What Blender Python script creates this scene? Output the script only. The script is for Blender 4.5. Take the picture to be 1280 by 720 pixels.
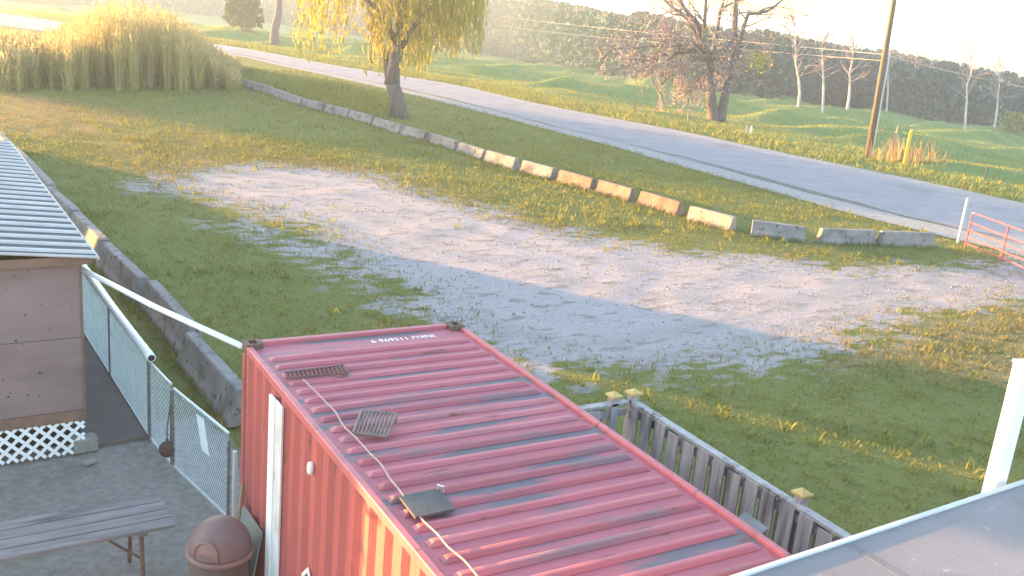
import bpy, bmesh, math, random
import numpy as np
from mathutils import Vector, Matrix, Quaternion
random.seed(7); rng = np.random.default_rng(7)
for o in list(bpy.data.objects): bpy.data.objects.remove(o)
SC = bpy.context.scene
COL = SC.collection
R = math.radians

# ------------------------------------------------------------------ camera
F_PX, PITCH, ROLL, YAW = 1235.0, R(16.1), R(-5.5), R(31.4)
CAM = np.array([-2.71, -8.82, 6.09])
fwd = np.array([math.sin(YAW)*math.cos(PITCH), math.cos(YAW)*math.cos(PITCH), -math.sin(PITCH)])
rt = np.array([math.cos(YAW), -math.sin(YAW), 0.0]); dn = np.cross(fwd, rt)
cr, sr = math.cos(ROLL), math.sin(ROLL)
RIGHT = cr*rt + sr*dn; DOWN = -sr*rt + cr*dn
cam = bpy.data.cameras.new('camera'); co = bpy.data.objects.new('camera', cam); COL.objects.link(co)
cam.sensor_width = 36; cam.lens = F_PX/1280*36; cam.clip_start = 0.1; cam.clip_end = 6000
co.matrix_world = Matrix(((RIGHT[0], -DOWN[0], -fwd[0], CAM[0]), (RIGHT[1], -DOWN[1], -fwd[1], CAM[1]),
                          (RIGHT[2], -DOWN[2], -fwd[2], CAM[2]), (0, 0, 0, 1)))
SC.camera = co
# ------------------------------------------------------------------ sky, sun, exposure
HAZE = 0.0012
SUN_AZ, SUN_EL = R(-35), R(4.2)
w = bpy.data.worlds.new('World'); SC.world = w; w.use_nodes = True
nt = w.node_tree; nt.nodes.clear()
sky = nt.nodes.new('ShaderNodeTexSky'); sky.sky_type = 'NISHITA'; sky.sun_disc = False
sky.sun_elevation = SUN_EL; sky.sun_rotation = SUN_AZ; sky.air_density = 1.0; sky.dust_density = 0.9; sky.ozone_density = 1.4
bg = nt.nodes.new('ShaderNodeBackground'); bg.inputs['Strength'].default_value = 0.15
wo = nt.nodes.new('ShaderNodeOutputWorld')
nt.links.new(sky.outputs[0], bg.inputs[0]); nt.links.new(bg.outputs[0], wo.inputs[0])
sl = bpy.data.lights.new('sun', 'SUN'); sl.energy = 3.8; sl.angle = R(0.5); sl.color = (1.0, 0.55, 0.17)
so = bpy.data.objects.new('sun', sl); COL.objects.link(so)
SD = Vector((math.sin(SUN_AZ)*math.cos(SUN_EL), math.cos(SUN_AZ)*math.cos(SUN_EL), math.sin(SUN_EL)))
so.rotation_euler = SD.to_track_quat('Z', 'Y').to_euler(); so.location = (-20, 30, 30)
SC.view_settings.view_transform = 'Standard'; SC.view_settings.look = 'None'
SC.view_settings.exposure = 3.55; SC.view_settings.gamma = 1.0; SC.view_settings.use_curve_mapping = False

# ------------------------------------------------------------------ helpers
def ray(px, py):
    d = RIGHT*(px-640)/F_PX + DOWN*(py-360)/F_PX + fwd
    return d
def onplane(px, py, ax=2, val=0.0):
    d = ray(px, py); t = (val-CAM[ax])/d[ax]; return CAM+d*t
def G(px, py, z=0.0): return onplane(px, py, 2, z)
def proj(p):
    v = np.asarray(p)-CAM; z = v@fwd
    return 640+F_PX*(v@RIGHT)/z, 360+F_PX*(v@DOWN)/z
def z_for_py(x, y, py):
    lo, hi = -20.0, 60.0
    for _ in range(40):
        m = (lo+hi)/2
        if proj((x, y, m))[1] > py: lo = m
        else: hi = m
    return lo

MATS = {}
def mat(name, c1, c2=None, scale=5.0, rough=0.8, bump=0.0, bscale=None, metal=0.0, stretch=(1, 1, 1), spec=0.3, detail=4, c3=None, s3=1.0, t3=(0.55, 0.7), trans=0.0, c4=None, s4=6.0, t4=(.62, .70)):
    m = bpy.data.materials.new(name); m.use_nodes = True; MATS[name] = m
    n = m.node_tree.nodes; l = m.node_tree.links
    b = n['Principled BSDF']; b.inputs['Roughness'].default_value = rough; b.inputs['Metallic'].default_value = metal
    b.inputs['Specular IOR Level'].default_value = spec
    b.inputs['Base Color'].default_value = (*c1, 1)
    tc = n.new('ShaderNodeTexCoord'); mp = n.new('ShaderNodeMapping'); mp.inputs['Scale'].default_value = stretch
    geo = n.new('ShaderNodeNewGeometry'); l.new(geo.outputs['Position'], mp.inputs[0])
    col = None
    if c2 is not None:
        t = n.new('ShaderNodeTexNoise'); t.inputs['Scale'].default_value = scale; t.inputs['Detail'].default_value = detail
        l.new(mp.outputs[0], t.inputs['Vector'])
        rp = n.new('ShaderNodeValToRGB'); rp.color_ramp.elements[0].position = 0.32; rp.color_ramp.elements[1].position = 0.68
        rp.color_ramp.elements[0].color = (*c1, 1); rp.color_ramp.elements[1].color = (*c2, 1)
        l.new(t.outputs[0], rp.inputs[0]); col = rp.outputs[0]
    for (c3, s3, t3) in [q for q in ((c3, s3, t3), (c4, s4, t4)) if q[0] is not None]:
        t = n.new('ShaderNodeTexNoise'); t.inputs['Scale'].default_value = s3; t.inputs['Detail'].default_value = 6
        l.new(mp.outputs[0], t.inputs['Vector'])
        mr = n.new('ShaderNodeMapRange'); mr.inputs['From Min'].default_value = t3[0]; mr.inputs['From Max'].default_value = t3[1]
        l.new(t.outputs[0], mr.inputs[0])
        mx = n.new('ShaderNodeMixRGB'); mx.inputs[2].default_value = (*c3, 1)
        if col is not None: l.new(col, mx.inputs[1])
        else: mx.inputs[1].default_value = (*c1, 1)
        l.new(mr.outputs[0], mx.inputs[0]); col = mx.outputs[0]
    if col is not None: l.new(col, b.inputs['Base Color'])
    if bump:
        t = n.new('ShaderNodeTexNoise'); t.inputs['Scale'].default_value = bscale or scale*3; t.inputs['Detail'].default_value = 5
        l.new(mp.outputs[0], t.inputs['Vector'])
        bp = n.new('ShaderNodeBump'); bp.inputs['Strength'].default_value = bump; bp.inputs['Distance'].default_value = 0.02
        l.new(t.outputs[0], bp.inputs['Height']); l.new(bp.outputs[0], b.inputs['Normal'])
    if trans:
        tr = n.new('ShaderNodeBsdfTranslucent'); ms = n.new('ShaderNodeMixShader'); ms.inputs[0].default_value = trans
        if col is not None: l.new(col, tr.inputs[0])
        else: tr.inputs[0].default_value = (*c1, 1)
        out = n['Material Output']; l.new(b.outputs[0], ms.inputs[1]); l.new(tr.outputs[0], ms.inputs[2]); l.new(ms.outputs[0], out.inputs[0])
    return m

def fastmesh(name, V, Fc, smooth=False):
    V = np.ascontiguousarray(V, dtype=np.float32); Fc = np.ascontiguousarray(Fc, dtype=np.int32)
    me = bpy.data.meshes.new(name); k = Fc.shape[1]
    me.vertices.add(len(V)); me.vertices.foreach_set('co', V.ravel())
    me.loops.add(Fc.size); me.loops.foreach_set('vertex_index', Fc.ravel())
    me.polygons.add(len(Fc)); me.polygons.foreach_set('loop_start', np.arange(0, Fc.size, k, dtype=np.int32))
    if smooth: me.polygons.foreach_set('use_smooth', np.ones(len(Fc), dtype=bool))
    me.update(calc_edges=True); return me
def link(name, me, m=None, parent=None, loc=None):
    o = bpy.data.objects.new(name, me); COL.objects.link(o)
    if m is not None and me is not None and not me.materials: me.materials.append(MATS[m] if isinstance(m, str) else m)
    if parent is not None: o.parent = parent
    if loc is not None: o.location = loc
    return o
def tag(o, label, cat, group=None):
    o['label'] = label; o['category'] = cat
    if group: o['group'] = group
    return o
def thing(name, label, cat, loc=(0, 0, 0), rz=0.0, group=None):
    o = bpy.data.objects.new(name, None); COL.objects.link(o); o.location = loc; o.rotation_euler = (0, 0, rz)
    o.empty_display_size = 0.2
    return tag(o, label, cat, group)
def struct(o): o['kind'] = 'structure'; return o
def stuff(o): o['kind'] = 'stuff'; return o

class MB:
    def __init__(s): s.v = []; s.f = []
    def add(s, vs, fs):
        b = len(s.v); s.v += [tuple(v) for v in vs]; s.f += [tuple(i+b for i in f) for f in fs]; return s
    def hexa(s, p):  # 8 points: bottom 4 ccw, top 4 ccw
        return s.add(p, [(3, 2, 1, 0), (4, 5, 6, 7), (0, 1, 5, 4), (1, 2, 6, 5), (2, 3, 7, 6), (3, 0, 4, 7)])
    def box(s, c, d, rz=0.0, M=None):
        x, y, z = d[0]/2, d[1]/2, d[2]/2
        P = [(-x, -y, -z), (x, -y, -z), (x, y, -z), (-x, y, -z), (-x, -y, z), (x, -y, z), (x, y, z), (-x, y, z)]
        if M is None: M = Matrix.Rotation(rz, 3, 'Z')
        return s.hexa([tuple(M @ Vector(p)+Vector(c)) for p in P])
    def tube(s, pts, rad, n=8, caps=True):
        pts = [Vector(p) for p in pts]
        if not hasattr(rad, '__len__'): rad = [rad]*len(pts)
        b = len(s.v); prev = None
        for i, p in enumerate(pts):
            t = (pts[min(i+1, len(pts)-1)]-pts[max(i-1, 0)]).normalized()
            if prev is None:
                u = t.orthogonal().normalized()
            else:
                u = (prev-t*prev.dot(t)); u = u.normalized() if u.length > 1e-6 else t.orthogonal().normalized()
            prev = u; q = t.cross(u)
            for k in range(n):
                a = 2*math.pi*k/n; s.v.append(tuple(p+(u*math.cos(a)+q*math.sin(a))*rad[i]))
        for i in range(len(pts)-1):
            for k in range(n):
                k2 = (k+1) % n; s.f.append((b+i*n+k, b+i*n+k2, b+(i+1)*n+k2, b+(i+1)*n+k))
        if caps:
            s.f.append(tuple(b+k for k in range(n))[::-1]); s.f.append(tuple(b+(len(pts)-1)*n+k for k in range(n)))
        return s
    def prism(s, prof, a, b, ux, uz):   # 2-D profile swept from a to b
        a, b, ux, uz = Vector(a), Vector(b), Vector(ux), Vector(uz); n = len(prof)
        vs = [a+ux*p[0]+uz*p[1] for p in prof]+[b+ux*p[0]+uz*p[1] for p in prof]
        return s.add(vs, [tuple(range(n))[::-1], tuple(range(n, 2*n))]+[(i, (i+1) % n, (i+1) % n+n, i+n) for i in range(n)])
    def lathe(s, prof, n=24, c=(0, 0, 0)):
        b = len(s.v)
        for r, z in prof:
            for k in range(n):
                a = 2*math.pi*k/n; s.v.append((c[0]+r*math.cos(a), c[1]+r*math.sin(a), c[2]+z))
        for i in range(len(prof)-1):
            for k in range(n):
                k2 = (k+1) % n; s.f.append((b+i*n+k, b+i*n+k2, b+(i+1)*n+k2, b+(i+1)*n+k))
        s.f.append(tuple(b+(len(prof)-1)*n+k for k in range(n))); s.f.append(tuple(b+k for k in range(n))[::-1])
        return s
    def mesh(s, name, smooth=False, bevel=0.0):
        me = bpy.data.meshes.new(name); me.from_pydata(s.v, [], s.f); me.validate()
        bm = bmesh.new(); bm.from_mesh(me); bmesh.ops.recalc_face_normals(bm, faces=bm.faces)
        if bevel: bmesh.ops.bevel(bm, geom=list(bm.edges), offset=bevel, segments=1, affect='EDGES', clamp_overlap=True)
        bm.to_mesh(me); bm.free()
        if smooth: me.polygons.foreach_set('use_smooth', [True]*len(me.polygons))
        me.update(); return me
    def build(s, name, m, parent=None, smooth=False, bevel=0.0):
        return link(name, s.mesh(name, smooth, bevel), m, parent)

def quads(C, U, V):   # arrays of centres, half-axes -> quad soup
    C, U, V = map(np.asarray, (C, U, V))
    P = np.stack([C-U-V, C+U-V, C+U+V, C-U+V], 1).reshape(-1, 3)
    return P, np.arange(len(P)).reshape(-1, 4)
def rand_dirs(n):
    v = rng.normal(size=(n, 3)); return v/np.linalg.norm(v, axis=1, keepdims=True)
def catmull(P, n=8):
    P = [np.asarray(p, float) for p in P]; Q = [2*P[0]-P[1]]+P+[2*P[-1]-P[-2]]; out = []
    for i in range(1, len(Q)-2):
        for k in range(n):
            t = k/n; a, b, c, d = Q[i-1:i+3]
            out.append(.5*((2*b)+(-a+c)*t+(2*a-5*b+4*c-d)*t*t+(-a+3*b-3*c+d)*t**3))
    out.append(P[-1]); return np.array(out)
def polydist(X, Y, L):   # distance to polyline and side (>0 on its left)
    best = np.full(X.shape, 1e9); side = np.zeros(X.shape)
    for a, b in zip(L[:-1], L[1:]):
        d = b-a; ll = d@d
        t = np.clip(((X-a[0])*d[0]+(Y-a[1])*d[1])/ll, 0, 1)
        ex, ey = X-a[0]-t*d[0], Y-a[1]-t*d[1]; q = np.hypot(ex, ey)
        s = d[0]*(Y-a[1])-d[1]*(X-a[0]); u = q < best
        best = np.where(u, q, best); side = np.where(u, s, side)
    return best*np.sign(side)
def inpoly(X, Y, P):
    c = np.zeros(X.shape, bool); n = len(P)
    for i in range(n):
        x1, y1 = P[i]; x2, y2 = P[(i+1) % n]
        k = ((y1 > Y) != (y2 > Y)) & (X < (x2-x1)*(Y-y1)/((y2-y1) or 1e-9)+x1); c ^= k
    return c
def sdf(X, Y, P):
    P = np.array(P); d = np.abs(polydist(X, Y, np.vstack([P, P[:1]]))); return np.where(inpoly(X, Y, P), d, -d)

# ------------------------------------------------------------------ materials
mat('asphalt', (.22, .20, .235), (.27, .245, .28), 1.2, .85, .5, 60, stretch=(1, 1, 1), c3=(.19, .18, .20), s3=.35)
mat('shoulder', (.31, .29, .30), (.24, .225, .23), 4, .95, .8, 40)
mat('verge_dirt', (.20, .15, .10), (.12, .11, .06), 3, .95, .8, 40)
mat('seam', (.09, .085, .085), (.15, .14, .13), 3, .95)
mat('concrete', (.27, .245, .245), (.20, .18, .185), 3, .9, .4, 30, c3=(.10, .085, .075), s3=1.3, t3=(.52, .72), c4=(.075, .065, .055), s4=7.0, t4=(.60, .68))
mat('concrete_sunlit', (.25, .165, .14), (.19, .12, .10), 3, .9, .4, 30, c3=(.13, .08, .06), s3=1.6, t3=(.54, .72), c4=(.075, .065, .055), s4=7.0, t4=(.60, .68))  # same concrete with the low sun's orange put into its colour
mat('concrete_sunlit_pale', (.40, .31, .27), (.31, .23, .20), 3, .9, .4, 30, c3=(.20, .13, .10), s3=1.6, t3=(.56, .74), c4=(.075, .065, .055), s4=7.0, t4=(.60, .68))  # same concrete, coloured pale as a brightly sunlit face
mat('red_roof', (.38, .095, .125), (.46, .13, .16), 1.5, .55, .15, 20, c3=(.15, .12, .14), s3=1.5, t3=(.51, .60), stretch=(.45, 2.6, 1), spec=.4, c4=(.17, .075, .06), s4=5.0, t4=(.63, .70))
mat('red_rib', (.47, .125, .15), (.41, .10, .125), 2.5, .5, .12, 25, c3=(.22, .11, .13), s3=1.2, t3=(.58, .74), stretch=(.5, 2, 1), spec=.45, c4=(.17, .075, .06), s4=5.0, t4=(.63, .70))
mat('red_rib_faded', (.50, .18, .20), (.44, .13, .15), 2.5, .6, .12, 25, c3=(.20, .14, .15), s3=1.4, t3=(.55, .7), stretch=(.5, 2, 1), c4=(.17, .075, .06), s4=5.0, t4=(.63, .70))
mat('red_rib_dirty', (.40, .10, .12), (.33, .10, .12), 2.5, .6, .12, 25, c3=(.22, .12, .14), s3=2.1, t3=(.5, .62), stretch=(.5, 2, 1), c4=(.17, .075, .06), s4=5.0, t4=(.63, .70))
mat('red_side', (.42, .10, .095), (.35, .085, .09), 1.6, .6, .12, 20, stretch=(1, 2, .4), c3=(.20, .07, .06), s3=3, t3=(.62, .8), spec=.4, c4=(.17, .075, .06), s4=5.0, t4=(.63, .70))
mat('steel_dark', (.10, .075, .065), (.17, .10, .08), 12, .75, .4, 60)
mat('rust', (.19, .10, .09), (.12, .075, .07), 14, .85, .4, 60)
mat('plate_dark', (.055, .055, .065), (.085, .08, .09), 8, .6, .2, 30)
mat('white_paint', (.84, .84, .84), (.76, .76, .78), 6, .5, .1, 30)
mat('white_plastic', (.82, .83, .86), rough=.35, spec=.5)
mat('white_dirty', (.72, .71, .72), (.52, .50, .54), 5, .6, .1, 30, stretch=(1, 1, .6), c3=(.35, .32, .36), s3=4, t3=(.6, .75))
mat('rack_wire', (.22, .175, .17), (.15, .12, .115), 10, .6)
mat('rope', (.44, .34, .33), (.32, .23, .22), 25, .9)
mat('plywood', (.205, .14, .14), (.25, .175, .17), 1.1, .85, .15, 14, stretch=(.8, 1, 2.2), c3=(.15, .10, .10), s3=.9, t3=(.55, .8))
mat('knot', (.05, .03, .028), rough=.9)
mat('shed_trim', (.22, .13, .10), (.16, .09, .075), 6, .8, .2, 20)
mat('galv', (.60, .62, .66), (.50, .52, .56), 3, .38, .05, 10, metal=.75)
mat('galv_rib', (.50, .45, .45), (.40, .36, .36), 3, .5, .05, 10)  # pale colour paints in the sky glare along the shed roof ribs
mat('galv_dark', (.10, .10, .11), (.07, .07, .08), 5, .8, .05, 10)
mat('wire', (.62, .66, .68), (.50, .54, .56), 6, .45, metal=.5)
mat('post_steel', (.22, .22, .23), (.14, .13, .13), 8, .6, metal=.5)
mat('weathered', (.20, .175, .165), (.27, .245, .235), 2.2, .9, .5, 14, stretch=(1, 1, 1), c3=(.11, .09, .085), s3=1.7)
mat('fence_wood', (.36, .33, .335), (.48, .45, .45), 2.6, .9, .5, 16, stretch=(5, 5, .7), c3=(.12, .105, .10), s3=1.2, t3=(.55, .72))
mat('fence_cap', (.68, .48, .18), (.55, .38, .15), 6, .85, .3, 20)  # yellow wood, colour brightened so the caps look sunlit
mat('bench_wood', (.17, .15, .155), (.25, .225, .23), 2.5, .9, .5, 14, stretch=(.6, 4, 1), c3=(.10, .085, .085), s3=1.6, t3=(.55, .72))
mat('bin_body', (.085, .06, .06), (.11, .08, .075), 4, .6, .1, 20)
mat('bin_lid', (.18, .122, .125), (.145, .10, .105), 4, .55, .1, 20)
mat('bin_rim', (.25, .15, .14), (.21, .12, .115), 4, .5)
mat('ball_brown', (.10, .06, .055), (.07, .045, .04), 10, .7)
mat('membrane', (.25, .225, .24), (.195, .178, .19), 1.6, .9, .15, 120, c3=(.36, .33, .35), s3=14, t3=(.66, .73), c4=(.15, .135, .14), s4=2.2, t4=(.55, .75), detail=8)
mat('seam_grey', (.15, .14, .15), (.22, .20, .215), 6, .9)
mat('trim_white', (.56, .55, .57), (.44, .43, .45), 3, .5, .05, 10)
mat('gate_red', (.55, .07, .10), (.42, .06, .08), 6, .5)
mat('pole_wood', (.17, .13, .10), (.11, .085, .075), 3, .9, .5, 20, stretch=(3, 3, .3))
mat('pale_pipe', (.55, .54, .56), rough=.5)
mat('cable', (.16, .17, .20), rough=.8)
mat('yellow', (.72, .47, .02), (.60, .38, .02), 6, .55)
mat('stump', (.30, .20, .13), (.40, .29, .19), 7, .9, .5, 20)
mat('field_post', (.20, .17, .14), (.12, .10, .09), 5, .9)
mat('bark_willow', (.085, .07, .075), (.14, .115, .115), 3, .95, .9, 12, stretch=(2, 2, .4))
mat('bark_grey', (.075, .06, .068), (.12, .10, .108), 3, .95, .9, 12, stretch=(2, 2, .4))
mat('bark_pale', (.44, .40, .40), (.34, .31, .31), 2, .9, .4, 12, c3=(.2, .17, .17), s3=2, t3=(.6,.75))
mat('twig', (.25, .185, .195), (.32, .24, .245), 1.0, .9)
mat('blade_bright', (.19, .205, .042), (.27, .255, .06), .35, .8, trans=.35)
mat('willow_leaf', (.42, .33, .045), (.30, .28, .06), .5, .7, trans=.45)
mat('bud_leaf', (.30, .29, .08), (.22, .24, .07), .8, .7, trans=.35)
mat('leaf_dark', (.022, .072, .072), (.042, .095, .085), .16, .85, trans=.15)
mat('leaf_far', (.055, .085, .045), (.085, .105, .055), .12, .85, trans=.15)
mat('shrub_leaf', (.13, .17, .045), (.20, .22, .06), .6, .8, trans=.3)
mat('reed', (.40, .33, .15), (.30, .27, .11), .35, .85, trans=.3)
mat('reed_green', (.27, .28, .09), (.34, .31, .12), .4, .85, trans=.3)
mat('reed_plume', (.50, .38, .20), (.40, .30, .14), .5, .9, trans=.3)
mat('straw', (.42, .29, .14), (.32, .21, .10), 1.2, .9, trans=.25)
mat('blade', (.18, .185, .038), (.26, .24, .058), .35, .8, trans=.35)
mat('blade_dry', (.29, .215, .085), (.21, .165, .055), .5, .85, trans=.3)
mat('stone_pale', (.34, .30, .32), (.24, .22, .23), 9, .9)
mat('cinder', (.27, .26, .25), (.20, .19, .185), 8, .95, .6, 40)
mat('walk', (.095, .085, .09), (.125, .11, .11), 2.5, .9, .3, 25)
mat('sheet_metal', (.30, .33, .32), (.24, .26, .26), 4, .5, metal=.5)
mat('sign_white', (.72, .78, .80), rough=.5)
mat('sign_dark', (.10, .10, .11), rough=.6)
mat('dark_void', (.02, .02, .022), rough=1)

# ------------------------------------------------------------------ terrain
near_px = [(268, 66), (350, 82), (430, 99), (514, 117.6), (608, 141), (699, 165), (756, 179), (850, 206), (951, 233.6), (1051, 262), (1129, 282), (1190, 296)]
far_px = [(289, 58.5), (360, 71.5), (430, 84.5), (554, 104), (635, 122.6), (722, 141), (850, 165), (951, 188), (1051, 208), (1199, 238.5), (1280, 257)]
NE = [G(*p)[:2] for p in near_px]; FE = [G(*p)[:2] for p in far_px]
# the bit of road seen again above the reeds, then out of frame on both sides
NE = [np.array((-75, 190)), np.array((-28, 131)), np.array((-6, 102))]+NE
FE = [np.array((-66, 200)), np.array((-18, 140)), np.array((5, 108))]+FE
dN = (NE[-1]-NE[-3]); dN /= np.linalg.norm(dN); dF = (FE[-1]-FE[-3]); dF /= np.linalg.norm(dF)
dD = dN*.5+dF*.5; dD /= np.linalg.norm(dD)
NE += [NE[-1]+dD*9, NE[-1]+dD*40, NE[-1]+dD*200]; FE += [FE[-1]+dD*9, FE[-1]+dD*40, FE[-1]+dD*200]
NEc, FEc = catmull(NE, 6), catmull(FE, 6)
def resample(L, n):
    s = np.r_[0, np.cumsum(np.linalg.norm(np.diff(L, axis=0), axis=1))]; t = np.linspace(0, s[-1], n)
    return np.stack([np.interp(t, s, L[:, 0]), np.interp(t, s, L[:, 1])], 1)
FEs = resample(FEc, 60)
MO = []
for _ in range(520):
    x, y = rng.uniform(15, 160), rng.uniform(5, 190)
    a = R(rng.normal(92, 28)); MO.append((x, y, math.sin(a), math.cos(a), rng.uniform(3, 7), rng.uniform(1.1, 2.1), rng.uniform(.35, 1.0)*rng.choice([1, 1, -.6])))
def H(X, Y):
    X = np.asarray(X, float); Y = np.asarray(Y, float)
    d = np.maximum(polydist(X, Y, FEs), 0)          # metres beyond the far road edge
    z = -0.05*np.maximum(d-4, 0); z = np.where(d > 150, -7.3, z)
    fade = np.clip((d-6)/12, 0, 1)*np.clip((120-d)/25, 0, 1); m = np.zeros(X.shape)
    k = d > 5
    if np.any(k):
        xs, ys = X[k], Y[k]; acc = np.zeros(xs.shape)
        for (cx, cy, ux, uy, ll, ww, am) in MO:
            px, py = xs-cx, ys-cy; u = px*ux+py*uy; v = -px*uy+py*ux
            acc += am*np.exp(-(u/ll)**2-(v/ww)**2)
        m[k] = acc
    return z+np.clip(m, -.8, 1.5)*fade
_tx = polydist(np.array([60.]), np.array([60.]), FEs)[0]
if _tx < 0: FEs = FEs[::-1]
def hit(px, py):
    d = ray(px, py); ts = np.linspace(5, 420, 3000)
    P = CAM[None]+d[None]*ts[:, None]; below = P[:, 2] < H(P[:, 0], P[:, 1])
    i = int(np.argmax(below)) if below.any() else len(ts)-1
    return P[i] if i == 0 else CAM+d*(ts[i-1]+ts[i])/2

def ax(*seg):
    out = []
    for a, b, st in seg: out += list(np.arange(a, b, st))
    return np.array(out)
gx = np.r_[[-2500, -1200, -500, -250, -140], ax((-90, -9, 3), (-9, 34, .28), (34, 110, .7), (110, 130, 2), (130, 300, 5)), [320, 420, 600, 1200, 2500]]
gy = np.r_[[-2500, -1000, -400, -150, -60], ax((-40, -9, 3), (-9, 30, .28), (30, 75, .6), (75, 120, .9), (120, 170, 2), (170, 320, 5)), [340, 450, 700, 1300, 2500]]
XX, YY = np.meshgrid(gx, gy); ZZ = H(XX, YY)
nearroad = np.abs(polydist(XX, YY, NEc))
nxy = np.sin(XX*1.7+np.sin(YY*1.1)*2)*np.sin(YY*1.3+np.cos(XX*.7)*2)
lot = np.clip((30-np.hypot(XX-12, YY-18))/10, 0, 1)
ZZ = ZZ+.018*nxy*np.clip(nearroad/3-.3, 0, 1)-.02
nY, nX = XX.shape
idx = np.arange(nX*nY).reshape(nY, nX)
FF = np.stack([idx[:-1, :-1], idx[:-1, 1:], idx[1:, 1:], idx[1:, :-1]], -1).reshape(-1, 4)
gme = fastmesh('ground', np.stack([XX, YY, ZZ], -1).reshape(-1, 3), FF, smooth=True)
gravel_px = [(165, 232), (215, 212), (300, 203), (400, 205), (470, 216), (545, 240), (620, 264), (700, 284), (800, 305), (900, 317), (1000, 327), (1100, 333), (1200, 331), (1280, 322), (1450, 345), (1450, 372),
             (1280, 376), (1200, 388), (1130, 404), (1060, 434), (990, 452), (900, 456), (830, 466), (760, 462), (680, 470), (630, 452), (600, 424), (545, 396), (515, 366), (470, 345), (420, 318), (400, 296), (340, 272), (260, 250)]
GP = [G(*p)[:2] for p in gravel_px]
patch_px = [(205, 268), (300, 262), (410, 285), (500, 330), (560, 400), (470, 405), (380, 340), (290, 305)]
PP = [G(*p)[:2] for p in patch_px]
dry_px = [(120, 165), (230, 160), (330, 175), (420, 195), (540, 225), (640, 255), (760, 285), (700, 300), (560, 262), (420, 225), (300, 220), (190, 245), (130, 215)]
DP = [G(*p)[:2] for p in dry_px]
dry2_px = [(1450, 375), (1280, 380), (1160, 398), (1060, 436), (1040, 462), (1130, 470), (1290, 490), (1450, 500)]
DP2 = [G(*p)[:2] for p in dry2_px]
dry_sunlit_px = [(40, 118), (200, 140), (160, 165), (60, 170), (0, 160), (0, 118)]  # dry streaks, weighted up to carry the sunlit yellow on this lawn
DP3 = [G(*p)[:2] for p in dry_sunlit_px]
def masks(X, Y):
    g = np.clip(.5+sdf(X, Y, GP)/4.2, 0, 1)
    g = np.maximum(g, .56*np.clip(.5+sdf(X, Y, PP)/2.5, 0, 1))
    d = np.clip(.5+sdf(X, Y, DP)/3.0, 0, 1)*.75
    d = np.maximum(d, np.clip(.5+sdf(X, Y, DP2)/2.0, 0, 1)); d = np.maximum(d, np.clip(.5+sdf(X, Y, DP3)/4.0, 0, 1))
    e = np.clip(.5+(.0-(X-(.55+.02*Y)))/.5, 0, 1)*np.clip(.5+(4.6-Y)/1.2, 0, 1)*np.clip(.5+(X+14)/2, 0, 1)
    return g, d, e
mg, md, me_ = masks(XX, YY)
trk = np.zeros(XX.shape)
for L_ in ([(1330, 350), (1150, 352), (980, 352), (800, 335), (640, 300), (480, 252), (330, 218), (200, 215)], [(1330, 362), (1150, 368), (980, 376), (800, 366), (640, 334), (500, 285), (370, 240), (230, 228)], [(1330, 344), (1180, 348), (1020, 372), (860, 410), (720, 430), (600, 400)], [(1330, 356), (1180, 366), (1040, 395), (880, 440), (740, 455)]):
    dl = np.abs(polydist(XX, YY, catmull([G(*p)[:2] for p in L_], 4))); trk = np.maximum(trk, np.exp(-(dl/.28)**2))
for nm, arr in (('gravel', mg), ('dry', md), ('dirt', me_), ('track', trk), ('rough_field', np.clip((polydist(XX, YY, FEs))/4, 0, 1))):
    at = gme.attributes.new(nm, 'FLOAT', 'POINT'); at.data.foreach_set('value', arr.astype(np.float32).ravel())

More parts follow.
